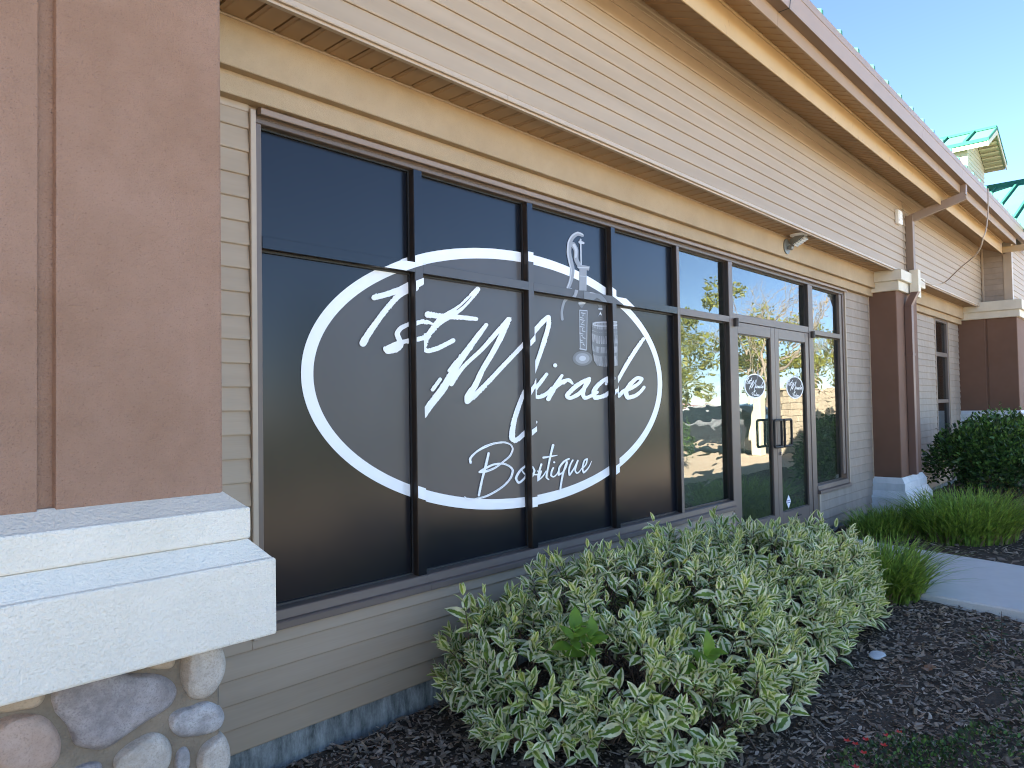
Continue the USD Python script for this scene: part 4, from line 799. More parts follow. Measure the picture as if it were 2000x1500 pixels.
def on_glass(poly, layer):
    """cut to the panes, and to the frame faces that stand proud of them, like film wrapped over both"""
    panes = unary_union([sbox(a+0.003, z0+0.003, c-0.003, z1-0.003) for a, c, z0, z1 in film_panes])
    faces = unary_union([sbox(m0+0.001, SB+0.002, m1-0.001, HB-0.004) for m0, m1 in MUL[:3]] + [sbox(a, TB+0.001, c, TT-0.001) for a, c in bays[:4]])
    g = flat(poly.intersection(panes), GL-0.0006-layer*0.0008, 0.0006)
    h = poly.intersection(faces)
    if not h.is_empty and h.area > 1e-6:
        k = flat(h, -0.0016-layer*0.0008, 0.0006)
        for v, f in zip(k.v, k.f): g.v.append(v)
        g.f += [f+g.n for f in k.f]; g.n += k.n
    return g
obj('oval_field', on_glass(ring_in, 0), film_grey, sg)
obj('oval_ring', on_glass(RING, 1), film_white, sg)
for q, (nm, poly, mat) in enumerate(art): obj(nm, on_glass(poly, 2+0.5*q), mat, sg)
obj('lettering', on_glass(W1, 7), film_white, sg); obj('lettering', on_glass(W2, 7), film_white, sg); obj('lettering', on_glass(W3, 7), film_white, sg)

# oval stickers with the same logo on the two doors, and the small diamond low on the right leaf
def sticker(cx, cz, r, rz, label):
    t = thing('door_sticker', label, 'sticker', (cx, 0.03, cz))
    oval = lambda f: affinity.scale(Point(cx, cz).buffer(1.0, 32), r*f, rz*f); circ, inner = oval(1.0), oval(0.91)
    obj('rim', flat(circ.difference(inner), 0.0293, 0.0006), film_white, t); obj('disc', flat(inner, 0.0293, 0.0005), disc_mat, t)
    def put(g): return affinity.translate(affinity.scale(affinity.translate(g, -RC[0], -RC[1]), r/RXo*1.0, rz/RZo*1.0, origin=(0, 0)), cx, cz)
    obj('lettering', flat(put(unary_union([W1, W2, W3])).buffer(0.0006), 0.0286, 0.0005, tol=0.0003), film_white, t)
    obj('pump_art', flat(put(max(unary_union([a for n_, a, m_ in art if n_ == 'pump_art']).buffer(0.004).geoms, key=lambda g: g.area) if hasattr(unary_union([a for n_, a, m_ in art if n_ == 'pump_art']).buffer(0.004), 'geoms') else unary_union([a for n_, a, m_ in art if n_ == 'pump_art']).buffer(0.004)), 0.0287, 0.0004, tol=0.0003), print_greys[1], t)
sticker(6.712, 0.138, 0.232, 0.117, 'oval grey logo sticker on the glass of the left door')
sticker(7.694, 0.130, 0.229, 0.118, 'oval grey logo sticker on the glass of the right door')
t = thing('diamond_sticker', 'small white diamond sticker with blue bars low on the right door glass', 'sticker', (7.445, 0.03, -1.035))
dm = Polygon([(7.445, -0.966), (7.385, -1.035), (7.44, -1.104), (7.505, -1.035)])
obj('diamond', flat(dm, 0.0293, 0.0005), film_white, t)
obj('bar', flat(unary_union([sbox(7.392, -1.028, 7.498, -1.020), sbox(7.392, -1.050, 7.498, -1.042)]).intersection(dm.buffer(-0.004)), 0.0287, 0.0004), blue_print, t)

# =================================================================== THINGS FIXED TO THE BUILDING
t = thing('flood_light', 'grey wall flood lamp with a caged lens on the tan header above the doors', 'lamp', (7.22, -0.112, 1.55))
def disc(b, c, n, r, th, seg=24):
    n = np.array(n, float)/np.linalg.norm(n); b.tube([np.array(c), np.array(c)+n*th], r, seg)
b = B(); disc(b, (7.20, -0.112, 1.52), (0, -1, 0), 0.075, 0.012); obj('wall_plate', b, grey_metal, t, smooth=40)
b = B(); b.tube([(7.20, -0.12, 1.51), (7.21, -0.15, 1.505), (7.23, -0.17, 1.525)], 0.016, 10); b.tube([(7.185, -0.152, 1.505), (7.235, -0.152, 1.505)], 0.022, 10); obj('knuckle', b, grey_metal, t, smooth=40)
hp = np.array((7.225, -0.165, 1.52)); hd = np.array((0.30, -0.62, 0.45)); hd /= np.linalg.norm(hd); hn = np.cross(hd, (1, 0, 0)); hn /= np.linalg.norm(hn)
if hn[2] > 0: hn = -hn
b = B(); V = []
for s, w, h in ((0, 0.028, 0.030), (0.03, 0.052, 0.046), (0.14, 0.056, 0.046), (0.165, 0.046, 0.036)):
    c = hp+hd*s-hn*0.012
    V += [c+np.array((sx*w, 0, 0))-hn*h*sz for sx, sz in ((-1, -0.2), (1, -0.2), (0.8, 1), (-0.8, 1))]
F = [(4*q+s, 4*q+(s+1) % 4, 4*q+4+(s+1) % 4, 4*q+4+s) for q in range(3) for s in range(4)]+[(0, 3, 2, 1), (12, 13, 14, 15)]
b.add(V, F); obj('housing', b, grey_metal, t, smooth=50)
for q in range(5):
    c = hp+hd*(0.035+0.026*q)+hn*0.004
    b = B(); b.add([c+np.array((sx*0.045, 0, 0))+hd*sd*0.010+hn*h for h in (0, 0.016) for sx, sd in ((-1, -1), (1, -1), (1, 1), (-1, 1))], [(4, 5, 6, 7), (0, 1, 5, 4), (1, 2, 6, 5), (2, 3, 7, 6), (3, 0, 4, 7), (0, 3, 2, 1)]); obj('lens', b, lamp_glass, t)
t = thing('soffit_light', 'flat round cream ceiling fitting recessed in the low soffit beside the flood lamp', 'lamp', (7.19, -0.255, 1.61))
b = B()
sec = [(0.085, 1.618), (0.082, 1.607), (0.070, 1.603), (0.060, 1.606), (0.056, 1.613), (0.020, 1.612), (0.0005, 1.612)]
n = 32; V = [(7.19+r*1.0*math.cos(2*PI*k/n), -0.245+r*math.sin(2*PI*k/n), z) for r, z in sec for k in range(n)]
b.add(V, [(q*n+k, q*n+(k+1) % n, (q+1)*n+(k+1) % n, (q+1)*n+k) for q in range(len(sec)-1) for k in range(n)]); obj('ring', b, white_plastic, t, smooth=True)
t = thing('siren_box', 'small white louvred alarm box on the upper siding left of the downspout', 'alarm box', (10.19, YU, 2.30))
b = B(); b.bbox(10.10, 10.28, YU-0.055, YU-0.012, 2.21, 2.385, 0.006); obj('case', b, white_plastic, t)
for q in range(3):
    b = B(); b.bbox(10.125, 10.255, YU-0.062, YU-0.054, 2.235+0.048*q, 2.265+0.048*q, 0.003); obj('louvre', b, white_plastic, t)
cab = [(10.80, -1.255, 2.615), (10.79, -1.262, 2.57), (10.74, -1.25, 2.30), (10.70, -1.20, 2.10), (10.78, -1.10, 1.985), (11.15, -0.95, 1.90), (11.9, -0.72, 1.80), (12.9, -0.56, 1.70), (12.75, -0.46, 1.60), (12.1, -0.44, 1.575), (11.3, -0.46, 1.545), (10.68, -0.525, 1.535)]
from scipy.interpolate import CubicSpline
c_ = np.array([(10.80, -1.255, 2.61), (10.735, -1.262, 2.36), (10.66, -1.25, 2.11), (10.60, -1.22, 1.97)])
c2_ = np.array([(10.60, -1.22, 1.97), (10.75, -1.12, 1.80), (11.0, -0.95, 1.735), (11.35, -0.74, 1.66), (11.55, -0.60, 1.60), (11.45, -0.53, 1.56), (11.1, -0.49, 1.545), (10.66, -0.515, 1.54)])
pts = np.vstack([CubicSpline(np.arange(len(c_)), c_)(np.linspace(0, len(c_)-1, 16)), CubicSpline(np.arange(len(c2_)), c2_)(np.linspace(0, len(c2_)-1, 40))[1:]])
b = B(); b.tube(pts, 0.008, 6)
obj('loose_cable', b, cable_mat, smooth=True, label='thin tan cable hanging from the gutter and looping to the white capital', cat='cable')

# =================================================================== PLANTS
def leaf_geo(L, W, fold, curl, nseg=5):
    """one pointed leaf along +y, folded along its midrib, tip curling; st.x = distance from the midrib (-1..1)"""
    V, U = [], []
    for q in range(nseg+1):
        t = q/nseg; w = W/2*(math.sin(PI*min(1, t**0.85*0.98+0.02)))**0.85 if 0 < q < nseg else (0.06*W if q == 0 else 0.0)
        z0 = -curl*L*t*t
        for s in (-1, 0, 1): V.append((s*w, L*t, z0+abs(s)*w*fold)); U.append((s, t))
    F = []
    for q in range(nseg):
        for s in (0, 1): F.append((3*q+s, 3*q+s+1, 3*q+s+4, 3*q+s+3))
    return np.array(V), np.array(F), np.array(U)
def frame_of(d, roll=0.0):
    d = d/np.linalg.norm(d); a = np.cross(d, (0, 0, 1.0)); na = np.linalg.norm(a)
    a = np.array((1.0, 0, 0)) if na < 1e-4 else a/na
    n = np.cross(a, d)
    return np.stack([math.cos(roll)*a+math.sin(roll)*n, d, -math.sin(roll)*a+math.cos(roll)*n], 1)
def tri(F): return np.vstack([F[:, [0, 1, 2]], F[:, [0, 2, 3]]])

def variegated_shrub(label, blobs, loc, nshoot, seed, lime=(), stray=()):
    """blobs: (x, y, z, rx, ry, rz) mounds; shoots with opposite pairs of cream-edged leaves grow from their shells"""
    r = np.random.default_rng(seed); root = thing('variegated_shrub', label, 'shrub', loc, 'cream-edged shrubs beside the wall')
    lv = []                                                       # (V, F, U, material index, size in view)
    stems = B(); tips = []
    areas = np.array([x[3]*x[4]+x[4]*x[5]+x[3]*x[5] for x in blobs]); cnt = np.round(nshoot*areas/areas.sum()).astype(int)
    for bl, c in zip(blobs, cnt):
        cx, cy, cz, rx, ry, rz = bl
        k = 0
        while k < c:
            d = r.normal(size=3); d[2] = abs(d[2])*0.9-0.28; d /= np.linalg.norm(d)
            p = np.array((cx+rx*d[0], cy+ry*d[1], cz+rz*d[2])); depth = r.random()**1.7*0.30
            p = p*(1-depth)+np.array((cx, cy, cz))*depth
            inside = any(((p[0]-o[0])/o[3])**2+((p[1]-o[1])/o[4])**2+((p[2]-o[2])/o[5])**2 < 0.62 for o in blobs if o is not bl)
            k += 1
            if inside or p[2] < ground_h(p[0], p[1])+0.05 or p[1] > -0.07: continue
            up = np.array((d[0]*0.75, d[1]*0.75, 0.55+0.5*max(d[2], 0)))+r.normal(size=3)*0.22
            tips.append((p, up/np.linalg.norm(up), r.random() < 0.22+0.25*max(0, d[2])))
    for p, up in stray: tips.append((np.array(p), np.array(up)/np.linalg.norm(up), True))
    for p, up, young in tips:
        n = r.integers(3, 5); sl = 0.10+0.05*r.random(); a0 = r.random()*PI
        base = p-up*sl*0.8
        side = np.cross(up, r.normal(size=3)); side /= np.linalg.norm(side)
        stems.tube([base-up*0.10+side*0.02, base, p], [0.0035, 0.003, 0.0018], 4, cap=False)
        for q in range(n):
            t = q/(n-1); at = base+up*sl*(0.15+0.85*t)
            for h in (0, 1):
                ang = a0+q*PI/2+h*PI; tilt = 1.02-0.74*t+r.normal()*0.20
                Fm = frame_of(up); out = Fm[:, 0]*math.cos(ang)+Fm[:, 2]*math.sin(ang)
                d = up*math.cos(tilt)+out*math.sin(tilt); d[2] -= 0.10*(1-t)
                L = (0.094-0.036*t)*(0.66+0.62*r.random())
                V, F, U = leaf_geo(L, L*(0.50-0.10*t), 0.32+0.2*r.random(), 0.10+0.25*r.random()*(1-t))
                # upper face looks towards the tip of the shoot
                dn = d/np.linalg.norm(d); nn = up-dn*(up@dn); nn = nn/np.linalg.norm(nn) if np.linalg.norm(nn) > 0.05 else Fm[:, 2]
                ax = np.cross(dn, nn); Rm = np.stack([ax, dn, nn], 1); tw = r.normal()*0.25
                Rm = Rm@np.array([[math.cos(tw), 0, math.sin(tw)], [0, 1, 0], [-math.sin(tw), 0, math.cos(tw)]])
                W_ = V@Rm.T+at; far = np.linalg.norm(W_.mean(0)-np.array((0, -2.95, 0)))
                lv.append((W_, F, U, 1 if young and t > 0.45 else 0, L/far*(1.0+0.25*up[2]-0.1*(d[1] > 0.3))))
    for p, up in lime:
        p, up = np.array(p), np.array(up)/np.linalg.norm(up); Fm = frame_of(up)
        for q in range(8):
            ang = q*2.4; tilt = 1.25-0.12*q; out = Fm[:, 0]*math.cos(ang)+Fm[:, 2]*math.sin(ang); d = up*math.cos(tilt)+out*math.sin(tilt)
            L = 0.092*(0.8+0.4*r.random()); V, F, U = leaf_geo(L, L*0.62, 0.25, 0.35)
            dn = d/np.linalg.norm(d); nn = up-dn*(up@dn); nn /= np.linalg.norm(nn)
            lv.append((V@np.stack([np.cross(dn, nn), dn, nn], 1).T+p+up*0.015*q, F, U, 2, 9))
    # woody stems from the ground
    for q in range(46):
        bl = blobs[r.integers(len(blobs))]
        g = np.array((bl[0]+bl[3]*0.45*r.normal()*0.7, bl[1]+bl[4]*0.45*r.normal()*0.7, 0)); g[1] = min(g[1], -0.12); g[2] = ground_h(g[0], g[1])-0.02
        e = np.array((bl[0]+bl[3]*0.8*r.uniform(-1, 1), bl[1]+bl[4]*0.8*r.uniform(-1, 1), bl[2]+bl[5]*0.45*r.random())); e[1] = min(e[1], -0.1)
        m = (g+e)/2+r.normal(size=3)*0.05; stems.tube([g, g*0.6+m*0.4, m, e], [0.009, 0.008, 0.006, 0.0035], 5, cap=False)
    obj('stem', stems, bark_mat, root, smooth=True)
    mats = (leaf_var, leaf_young, leaf_lime)
    order = sorted(range(len(lv)), key=lambda q: -lv[q][4]); near = order[:300]; rest = order[300:]
    for q in near: V, F, U, m, _ = lv[q]; obj('leaf', (V, tri(F)), mats[m], root, smooth=True, uv=U)
    for mi in (0, 1, 2):
        sel = [q for q in rest if lv[q][3] == mi]
        if not sel: continue
        off = np.cumsum([0]+[len(lv[q][0]) for q in sel])[:-1]
        obj('foliage', (np.vstack([lv[q][0] for q in sel]), np.vstack([tri(lv[q][1])+o for q, o in zip(sel, off)])), mats[mi], root, smooth=True, uv=np.vstack([lv[q][2] for q in sel]), kind='stuff')
    return root
variegated_shrub('nearest cream-edged leafy shrub, leaning out over the mulch below the dark windows',
    [(2.70, -0.46, -1.30, 0.36, 0.36, 0.34), (3.20, -0.60, -1.20, 0.50, 0.50, 0.39), (3.00, -1.02, -1.33, 0.46, 0.42, 0.30), (3.70, -0.78, -1.19, 0.52, 0.62, 0.40), (3.45, -1.28, -1.33, 0.42, 0.34, 0.28), (2.62, -0.72, -1.42, 0.34, 0.34, 0.20), (3.0, -1.28, -1.44, 0.36, 0.26, 0.18)], (3.2, -0.7, -1.56), 1250, 11,
    lime=[((2.78, -0.86, -1.16), (-0.2, -0.5, 0.8)), ((3.02, -1.30, -1.20), (-0.1, -0.6, 0.7)), ((2.70, -0.84, -1.12), (-0.2, -0.4, 0.9))], stray=[((2.44, -0.40, -0.93), (-0.2, 0, 1)), ((2.62, -0.36, -0.97), (0.1, 0.1, 1))])
variegated_shrub('farther cream-edged leafy shrub, yellower on top, in front of the doors by the sidewalk',
    [(4.25, -0.66, -1.20, 0.50, 0.50, 0.38), (4.72, -0.92, -1.20, 0.54, 0.52, 0.37), (5.24, -0.98, -1.20, 0.50, 0.44, 0.34), (4.9, -0.50, -1.21, 0.55, 0.36, 0.34), (4.35, -1.18, -1.34, 0.50, 0.34, 0.26), (5.0, -1.24, -1.34, 0.46, 0.28, 0.24)], (4.7, -0.8, -1.56), 1250, 12,
    stray=[((4.08, -0.45, -0.78), (-0.5, -0.1, 1)), ((4.12, -0.45, -0.86), (-0.4, -0.1, 1)), ((4.9, -0.45, -0.84), (-0.2, 0, 1))])

def grass_clump(label, cx, cy, rx, ry, h, n, seed, straw=0.12, lean=0.6):
    r = np.random.default_rng(seed); t = thing('ornamental_grass', label, 'grass clump', (cx, cy, float(ground_h(cx, cy))), 'clumps of ornamental grass')
    for nm, m, cnt, hh in (('blades', grass_mat, n, h), ('dry_blades', straw_mat, int(n*straw), h*0.42)):
        V, F, U, o = [], [], [], 0
        for q in range(cnt):
            a, d = r.random()*2*PI, math.sqrt(r.random()); x, y = cx+rx*d*math.cos(a), cy+ry*d*math.sin(a); y = min(y, -0.05)
            g = ground_h(x, y); L = hh*(0.55+0.6*r.random()); w = 0.0045+0.006*r.random()
            oa = a+r.normal()*0.9; out = np.array((math.cos(oa), math.sin(oa), 0)); ln = lean*(0.25+0.9*d)*(0.4+0.9*r.random())
            side = np.array((-math.sin(oa+r.normal()*0.6), math.cos(oa), 0)); K = 6
            for k in range(K):
                s = k/(K-1); c = np.array((x, y, g-0.01))+out*ln*L*s**1.8+np.array((0, 0, L*(s-0.30*ln*s**2.6)))
                ww = w*(1-s**2.2)+0.0004; V += [c-side*ww, c+side*ww]; U += [(-1, s), (1, s)]
            for k in range(K-1): F.append((o+2*k, o+2*k+1, o+2*k+3, o+2*k+2))
            o += 2*K
        obj(nm, (np.array(V), tri(np.array(F))), m, t, smooth=True, uv=np.array(U), kind='stuff')
grass_clump('large arching green grass clump in front of the white base of the middle pillar', 9.05, -1.22, 0.70, 0.46, 0.52, 1900, 21, lean=0.85, straw=0.3)
grass_clump('low grass along the wall beside the sidewalk and the middle pillar', 8.72, -0.55, 0.62, 0.34, 0.30, 1100, 22, lean=0.7, straw=0.5)
grass_clump('small dark grass tuft between the cream-edged shrub and the sidewalk', 5.98, -1.22, 0.36, 0.30, 0.44, 1100, 23, lean=0.9)

def leafy_shrub(name, label, cat, blobs, n, L0, mats, seed, group=None, stem=True, spread=0.35, newfrac=0.15):
    r = np.random.default_rng(seed); c0 = blobs[0]; t = thing(name, label, cat, (c0[0], c0[1], float(ground_h(c0[0], c0[1]))), group)
    ar = np.array([x[3]*x[4]+x[4]*x[5]+x[3]*x[5] for x in blobs]); pick = r.choice(len(blobs), size=n, p=ar/ar.sum())
    acc = {0: ([], [], [], 0), 1: ([], [], [], 0)}
    for q in range(n):
        cx, cy, cz, rx, ry, rz = blobs[pick[q]]
        d = r.normal(size=3); d[2] = abs(d[2])-0.45*(r.random() < 0.5); d /= np.linalg.norm(d)
        k = 1-spread*r.random()**1.6+0.10*max(0, r.normal())
        p = np.array((cx+rx*d[0]*k, cy+ry*d[1]*k, cz+rz*d[2]*k))
        lump = 0.06*math.sin(p[0]*9+p[2]*7)*math.sin(p[1]*11+p[2]*5); p += d*lump
        g = ground_h(p[0], p[1])
        if p[2] < g+0.02: continue
        mi = int(r.random() < newfrac*(0.3+1.6*max(0, d[2])))
        dirn = d+r.normal(size=3)*0.55+np.array((0, 0, 0.25)); L = L0*(0.6+0.8*r.random())
        V, F, U = leaf_geo(L, L*0.5, 0.25, 0.2, 3); Rm = frame_of(dirn, r.normal()*0.9)
        v, f, u, o = acc[mi]; v.append(V@Rm.T+p); f.append(tri(F)+o); u.append(U); acc[mi] = (v, f, u, o+len(V))
    for mi in (0, 1):
        v, f, u, o = acc[mi]
        if v: obj('foliage', (np.vstack(v), np.vstack(f)), mats[mi], t, smooth=True, uv=np.vstack(u), kind='stuff')
    if stem:
        b = B()
        for q in range(26):
            bl = blobs[r.integers(len(blobs))]; e = np.array((bl[0]+bl[3]*0.8*r.uniform(-1, 1), bl[1]+bl[4]*0.8*r.uniform(-1, 1), bl[2]+bl[5]*0.7*r.random()))
            g = np.array((c0[0]+0.12*r.normal()+0.4*(bl[0]-c0[0]), c0[1]+0.1*r.normal()+0.4*(bl[1]-c0[1]), 0)); g[2] = ground_h(g[0], g[1])-0.02
            b.tube([g, (g+e)/2+r.normal(size=3)*0.04, e], [0.010, 0.007, 0.003], 5, cap=False)
        obj('stem', b, bark_mat, t, smooth=True)
    return t
leafy_shrub('dark_shrub', 'big rounded dark green shrub at the right in front of the far pillar', 'shrub',
    [(12.6, -1.00, -0.90, 0.95, 0.62, 0.62), (12.1, -0.72, -0.98, 0.7, 0.5, 0.52), (13.2, -1.35, -0.95, 0.9, 0.6, 0.60), (11.9, -1.15, -1.12, 0.6, 0.45, 0.42)], 15000, 0.062, (leaf_dark, leaf_new), 31, newfrac=0.28)
leafy_shrub('flowering_groundcover', 'low green groundcover with small red flowers in the bottom right corner', 'groundcover plant',
    [(3.18, -1.98, -1.60, 0.34, 0.20, 0.13), (3.50, -2.12, -1.60, 0.30, 0.18, 0.12), (3.72, -2.25, -1.60, 0.28, 0.15, 0.12)], 4200, 0.020, (cover_mat, leaf_new), 32, stem=False, spread=0.8, newfrac=0.12)
fc = '/World/flowering_groundcover'
for q, (x, y, z) in enumerate([(3.28, -1.86, -1.455), (3.33, -1.92, -1.45), (3.20, -1.95, -1.45), (3.10, -1.95, -1.47), (3.45, -1.97, -1.46), (3.30, -2.0, -1.44), (3.26, -1.90, -1.45), (3.52, -2.0, -1.46)]):
    b = B()
    for k in range(5):
        a = k*2*PI/5+q; c = np.array((x, y, z)); d = np.array((math.cos(a), math.sin(a), 0.5)); s = np.array((-math.sin(a), math.cos(a), 0))*0.006
        b.add([c, c+d*0.009-s, c+d*0.017, c+d*0.009+s], [(0, 1, 2, 3)])
    obj('flower', b, red_mat, fc)
leafy_shrub('creeping_groundcover', 'sparse olive groundcover spreading over mulch at the right edge', 'groundcover plant',
    [(4.62, -2.32, -1.60, 0.36, 0.20, 0.12), (4.15, -2.36, -1.60, 0.30, 0.17, 0.14), (5.05, -2.16, -1.58, 0.34, 0.16, 0.11)], 3600, 0.018, (cover_mat, cover_mat), 33, stem=False, spread=0.9, newfrac=0)
t = thing('leafy_sprig', 'thin sprig of small dark leaves at the right edge over the sidewalk', 'plant', (5.05, -2.06, -1.56))
b = B(); V, F, U, o = [], [], [], 0; r = np.random.default_rng(5)
for s in range(3):
    p0 = np.array((5.05+0.03*s, -2.09-0.02*s, -1.56)); p1 = p0+np.array((-0.10+0.06*s, 0.09-0.05*s, 0.20+0.05*s)); b.tube([p0, (p0+p1)/2+np.array((0.02, 0, 0.02)), p1], [0.003, 0.0025, 0.0015], 5)
    for q in range(9):
        k = 0.45+0.06*q; a = q*2.4; v, f, u = leaf_geo(0.036, 0.022, 0.2, 0.2, 3); v = v@frame_of(np.array((math.cos(a), math.sin(a), 0.15)), r.normal()*0.4).T+p0*(1-k)+p1*k
        V.append(v); F.append(tri(f)+o); U.append(u); o += len(v)
obj('stem', b, bark_mat, t, smooth=True); obj('leaves', (np.vstack(V), np.vstack(F)), leaf_dark, t, smooth=True, uv=np.vstack(U))

# =================================================================== MULCH, LITTER
r = np.random.default_rng(3)
proto_root = '/World/mulch_chips/prototypes'
mc = UsdGeom.PointInstancer.Define(stage, '/World/mulch_chips'); mc.GetPrim().SetCustomDataByKey('kind', 'stuff')
data(mc.GetPrim(), 'dark shredded bark mulch covering the planting bed', 'mulch')
UsdGeom.Scope.Define(stage, proto_root)
for q in range(9):
    l, w, h = r.uniform(0.6, 1.1), r.uniform(0.28, 0.5), r.uniform(0.08, 0.2)
    p = r.uniform(-1, 1, (16, 3))*np.array((l, w, h))/2; p[:, :2] *= 1.15
    hu = trimesh.convex.convex_hull(p); usdkit.mesh(stage, f'{proto_root}/chip_{q:03d}', (hu.vertices, hu.faces), chip_mats[(0, 0, 1, 0, 1, 2, 1, 0, 1)[q]])
mc.CreatePrototypesRel().SetTargets([Sdf.Path(f'{proto_root}/chip_{q:03d}') for q in range(9)])
N = 52000
X = 1.0+np.r_[r.random(int(N*0.78))**1.25*5.4, r.random(N-int(N*0.78))*11.5]; Y = -0.01-r.random(N)*3.0
keep = ((Y > -1.0-0.45*(X-1.0)) | (X > 3.5)) & (Y > -2.9)
l_, r_ = swx(Y); keep &= ~((X > l_-0.01) & (X < r_+0.01)) & ~((X < 1.0) & (Y > -1))
X, Y = X[keep], Y[keep]; n = len(X)
Zc = ground_h(X, Y)+r.random(n)*0.020+0.004
sz = 0.027*(0.55+1.7*r.random(n)**3)*np.where(X > 6.5, 1.5, 1.0)
ang, tl, tb = r.random(n)*2*PI, r.normal(size=n)*0.35, r.normal(size=n)*0.35
def qmul(a, b_):
    w1, x1, y1, z1 = a; w2, x2, y2, z2 = b_
    return (w1*w2-x1*x2-y1*y2-z1*z2, w1*x2+x1*w2+y1*z2-z1*y2, w1*y2-x1*z2+y1*w2+z1*x2, w1*z2+x1*y2-y1*x2+z1*w2)
o_ = np.zeros(n); Q = qmul((np.cos(ang/2), o_, o_, np.sin(ang/2)), qmul((np.cos(tl/2), np.sin(tl/2), o_, o_), (np.cos(tb/2), o_, np.sin(tb/2), o_)))
mc.CreatePositionsAttr(Vt.Vec3fArray.FromNumpy(np.c_[X, Y, Zc+EYE].astype(np.float32)))
mc.CreateScalesAttr(Vt.Vec3fArray.FromNumpy(np.c_[sz, sz, sz].astype(np.float32)))
mc.CreateOrientationsAttr(Vt.QuathArray([Gf.Quath(float(a), float(b_), float(c), float(d)) for a, b_, c, d in zip(*Q)]))
mc.CreateProtoIndicesAttr(Vt.IntArray.FromNumpy(r.integers(0, 9, n).astype(np.int32)))

b = B()
for q in range(150):
    x = r.uniform(2.2, 6.0) if q < 125 else r.uniform(8, 10.5); y = r.uniform(-2.3, -0.15); lo, hi = swx(y)
    if lo-0.03 < x < hi+0.03: continue
    a = r.random()*2*PI; L = 0.03+0.09*r.random()**2; z = ground_h(x, y)+0.026
    c = np.array((x, y, z)); d = np.array((math.cos(a), math.sin(a), r.normal()*0.10))*L/2; s = np.array((-math.sin(a), math.cos(a), 0))*L*0.12*r.normal()
    b.tube([c-d, c+s*0.4+np.array((0, 0, 0.004)), c+d], [0.0009, 0.0013, 0.0007], 4, cap=False)
obj('dry_twigs', b, twig_mat, kind='stuff', label='thin dry twigs and grass stalks scattered on the mulch', cat='twigs')
h = trimesh.creation.icosphere(3); V = h.vertices*np.array((0.075, 0.042, 0.016)); V += meshkit.fbm(V*22).reshape(-1, 1)*0.012
obj('pale_stone', (V+np.array((4.63, -1.60, -1.508)), h.faces), stone_white, smooth=True, label='flat pale stone lying alone on the mulch right of the shrubs', cat='stone')
V = []; n = 14
out = [(-0.055, 0), (-0.04, 0.008), (-0.028, 0.028), (-0.015, 0.014), (0.0, 0.030), (0.014, 0.013), (0.034, 0.024), (0.038, 0.006), (0.06, 0.0), (0.036, -0.008), (0.028, -0.026), (0.010, -0.014), (-0.004, -0.030), (-0.018, -0.013), (-0.034, -0.018)]
oo = np.array(out); V = np.vstack([[(0, 0, 0.004)], np.c_[oo, 0.010+0.014*np.sin(oo[:, 0]*70)]]); m = len(oo)
ca, sa = math.cos(-0.5), math.sin(-0.5); V = np.c_[V[:, 0]*ca-V[:, 1]*sa, V[:, 0]*sa+V[:, 1]*ca, V[:, 2]]
obj('dead_leaf', (V+np.array((4.56, -1.88, -1.498)), np.array([(0, k+1, (k+1) % m+1) for k in range(m)])), deadleaf_mat, label='curled brown dead leaf on the mulch near the right edge', cat='leaf')

# =================================================================== ACROSS THE LOT (seen in the glass)
def car(label, mat, x, y, rot):
    t = thing('parked_car', label, 'car', (x, y, -1.72), 'cars parked across the lot')
    ca, sa = math.cos(rot), math.sin(rot)
    def put(V): V = np.asarray(V, float); return np.c_[x+V[:, 0]*ca-V[:, 1]*sa, y+V[:, 0]*sa+V[:, 1]*ca, V[:, 2]-1.72]
    side = [(-2.2, 0.35), (-2.25, 0.75), (-2.1, 0.98), (-1.2, 1.06), (-0.55, 1.55), (0.9, 1.60), (1.75, 1.15), (2.15, 1.02), (2.2, 0.5), (2.1, 0.33)]
    def loft(prof, hw, tum=0.16):
        V = []
        for s in (-1, 1):
            for px_, pz in prof: V.append((px_, s*(hw-tum*max(0, pz-0.95)/0.65*1.0), pz))
        n = len(prof); tv, tf = trimesh.creation.triangulate_polygon(Polygon(prof), engine='earcut')
        from scipy.spatial import cKDTree
        tf = cKDTree(np.array(prof)).query(tv)[1][tf]; i = np.arange(n); j = (i+1) % n
        return put(V), np.vstack([tf, tf[:, ::-1]+n, np.c_[i, i+n, j+n], np.c_[i, j+n, j]])
    body = obj('body', loft(side, 0.90), mat, t)
    obj('side_window', loft([(-1.05, 1.08), (-0.52, 1.49), (0.85, 1.53), (1.55, 1.14)], 0.906), car_window, t)
    V = put([(-1.22, -0.72, 1.075), (-1.22, 0.72, 1.075), (-0.58, 0.62, 1.535), (-0.58, -0.62, 1.535)]); obj('windscreen', (V+np.array((-0.012*ca, -0.012*sa, 0.012)), np.array([(0, 1, 2, 3)])), car_window, t)
    for sx in (-1.38, 1.38):
        for sy in (-0.86, 0.86):
            tb_ = B(); tb_.tube([(sx, sy-0.10, 0.33), (sx, sy+0.10, 0.33)], 0.33, 20); v, f = tb_.mesh(); w = obj('wheel', (put(v), f), tyre_mat, t, smooth=40)
            tb_ = B(); s = 1 if sy > 0 else -1; tb_.tube([(sx, sy+s*0.06, 0.33), (sx, sy+s*0.106, 0.33)], 0.21, 16); v, f = tb_.mesh(); obj('rim', (put(v), f), wheel_mat, w)
    for sy in (-0.64, 0.64):
        tb_ = B(); tb_.bbox(-2.27, -2.12, sy-0.2, sy+0.2, 0.74, 0.90, 0.03); v, f = tb_.mesh(); obj('headlight', (put(v), f), light_mat, t)
        tb_ = B(); tb_.bbox(2.08, 2.19, sy-0.14, sy+0.14, 0.80, 1.0, 0.02); v, f = tb_.mesh(); obj('taillight', (put(v), f), red_mat, t)
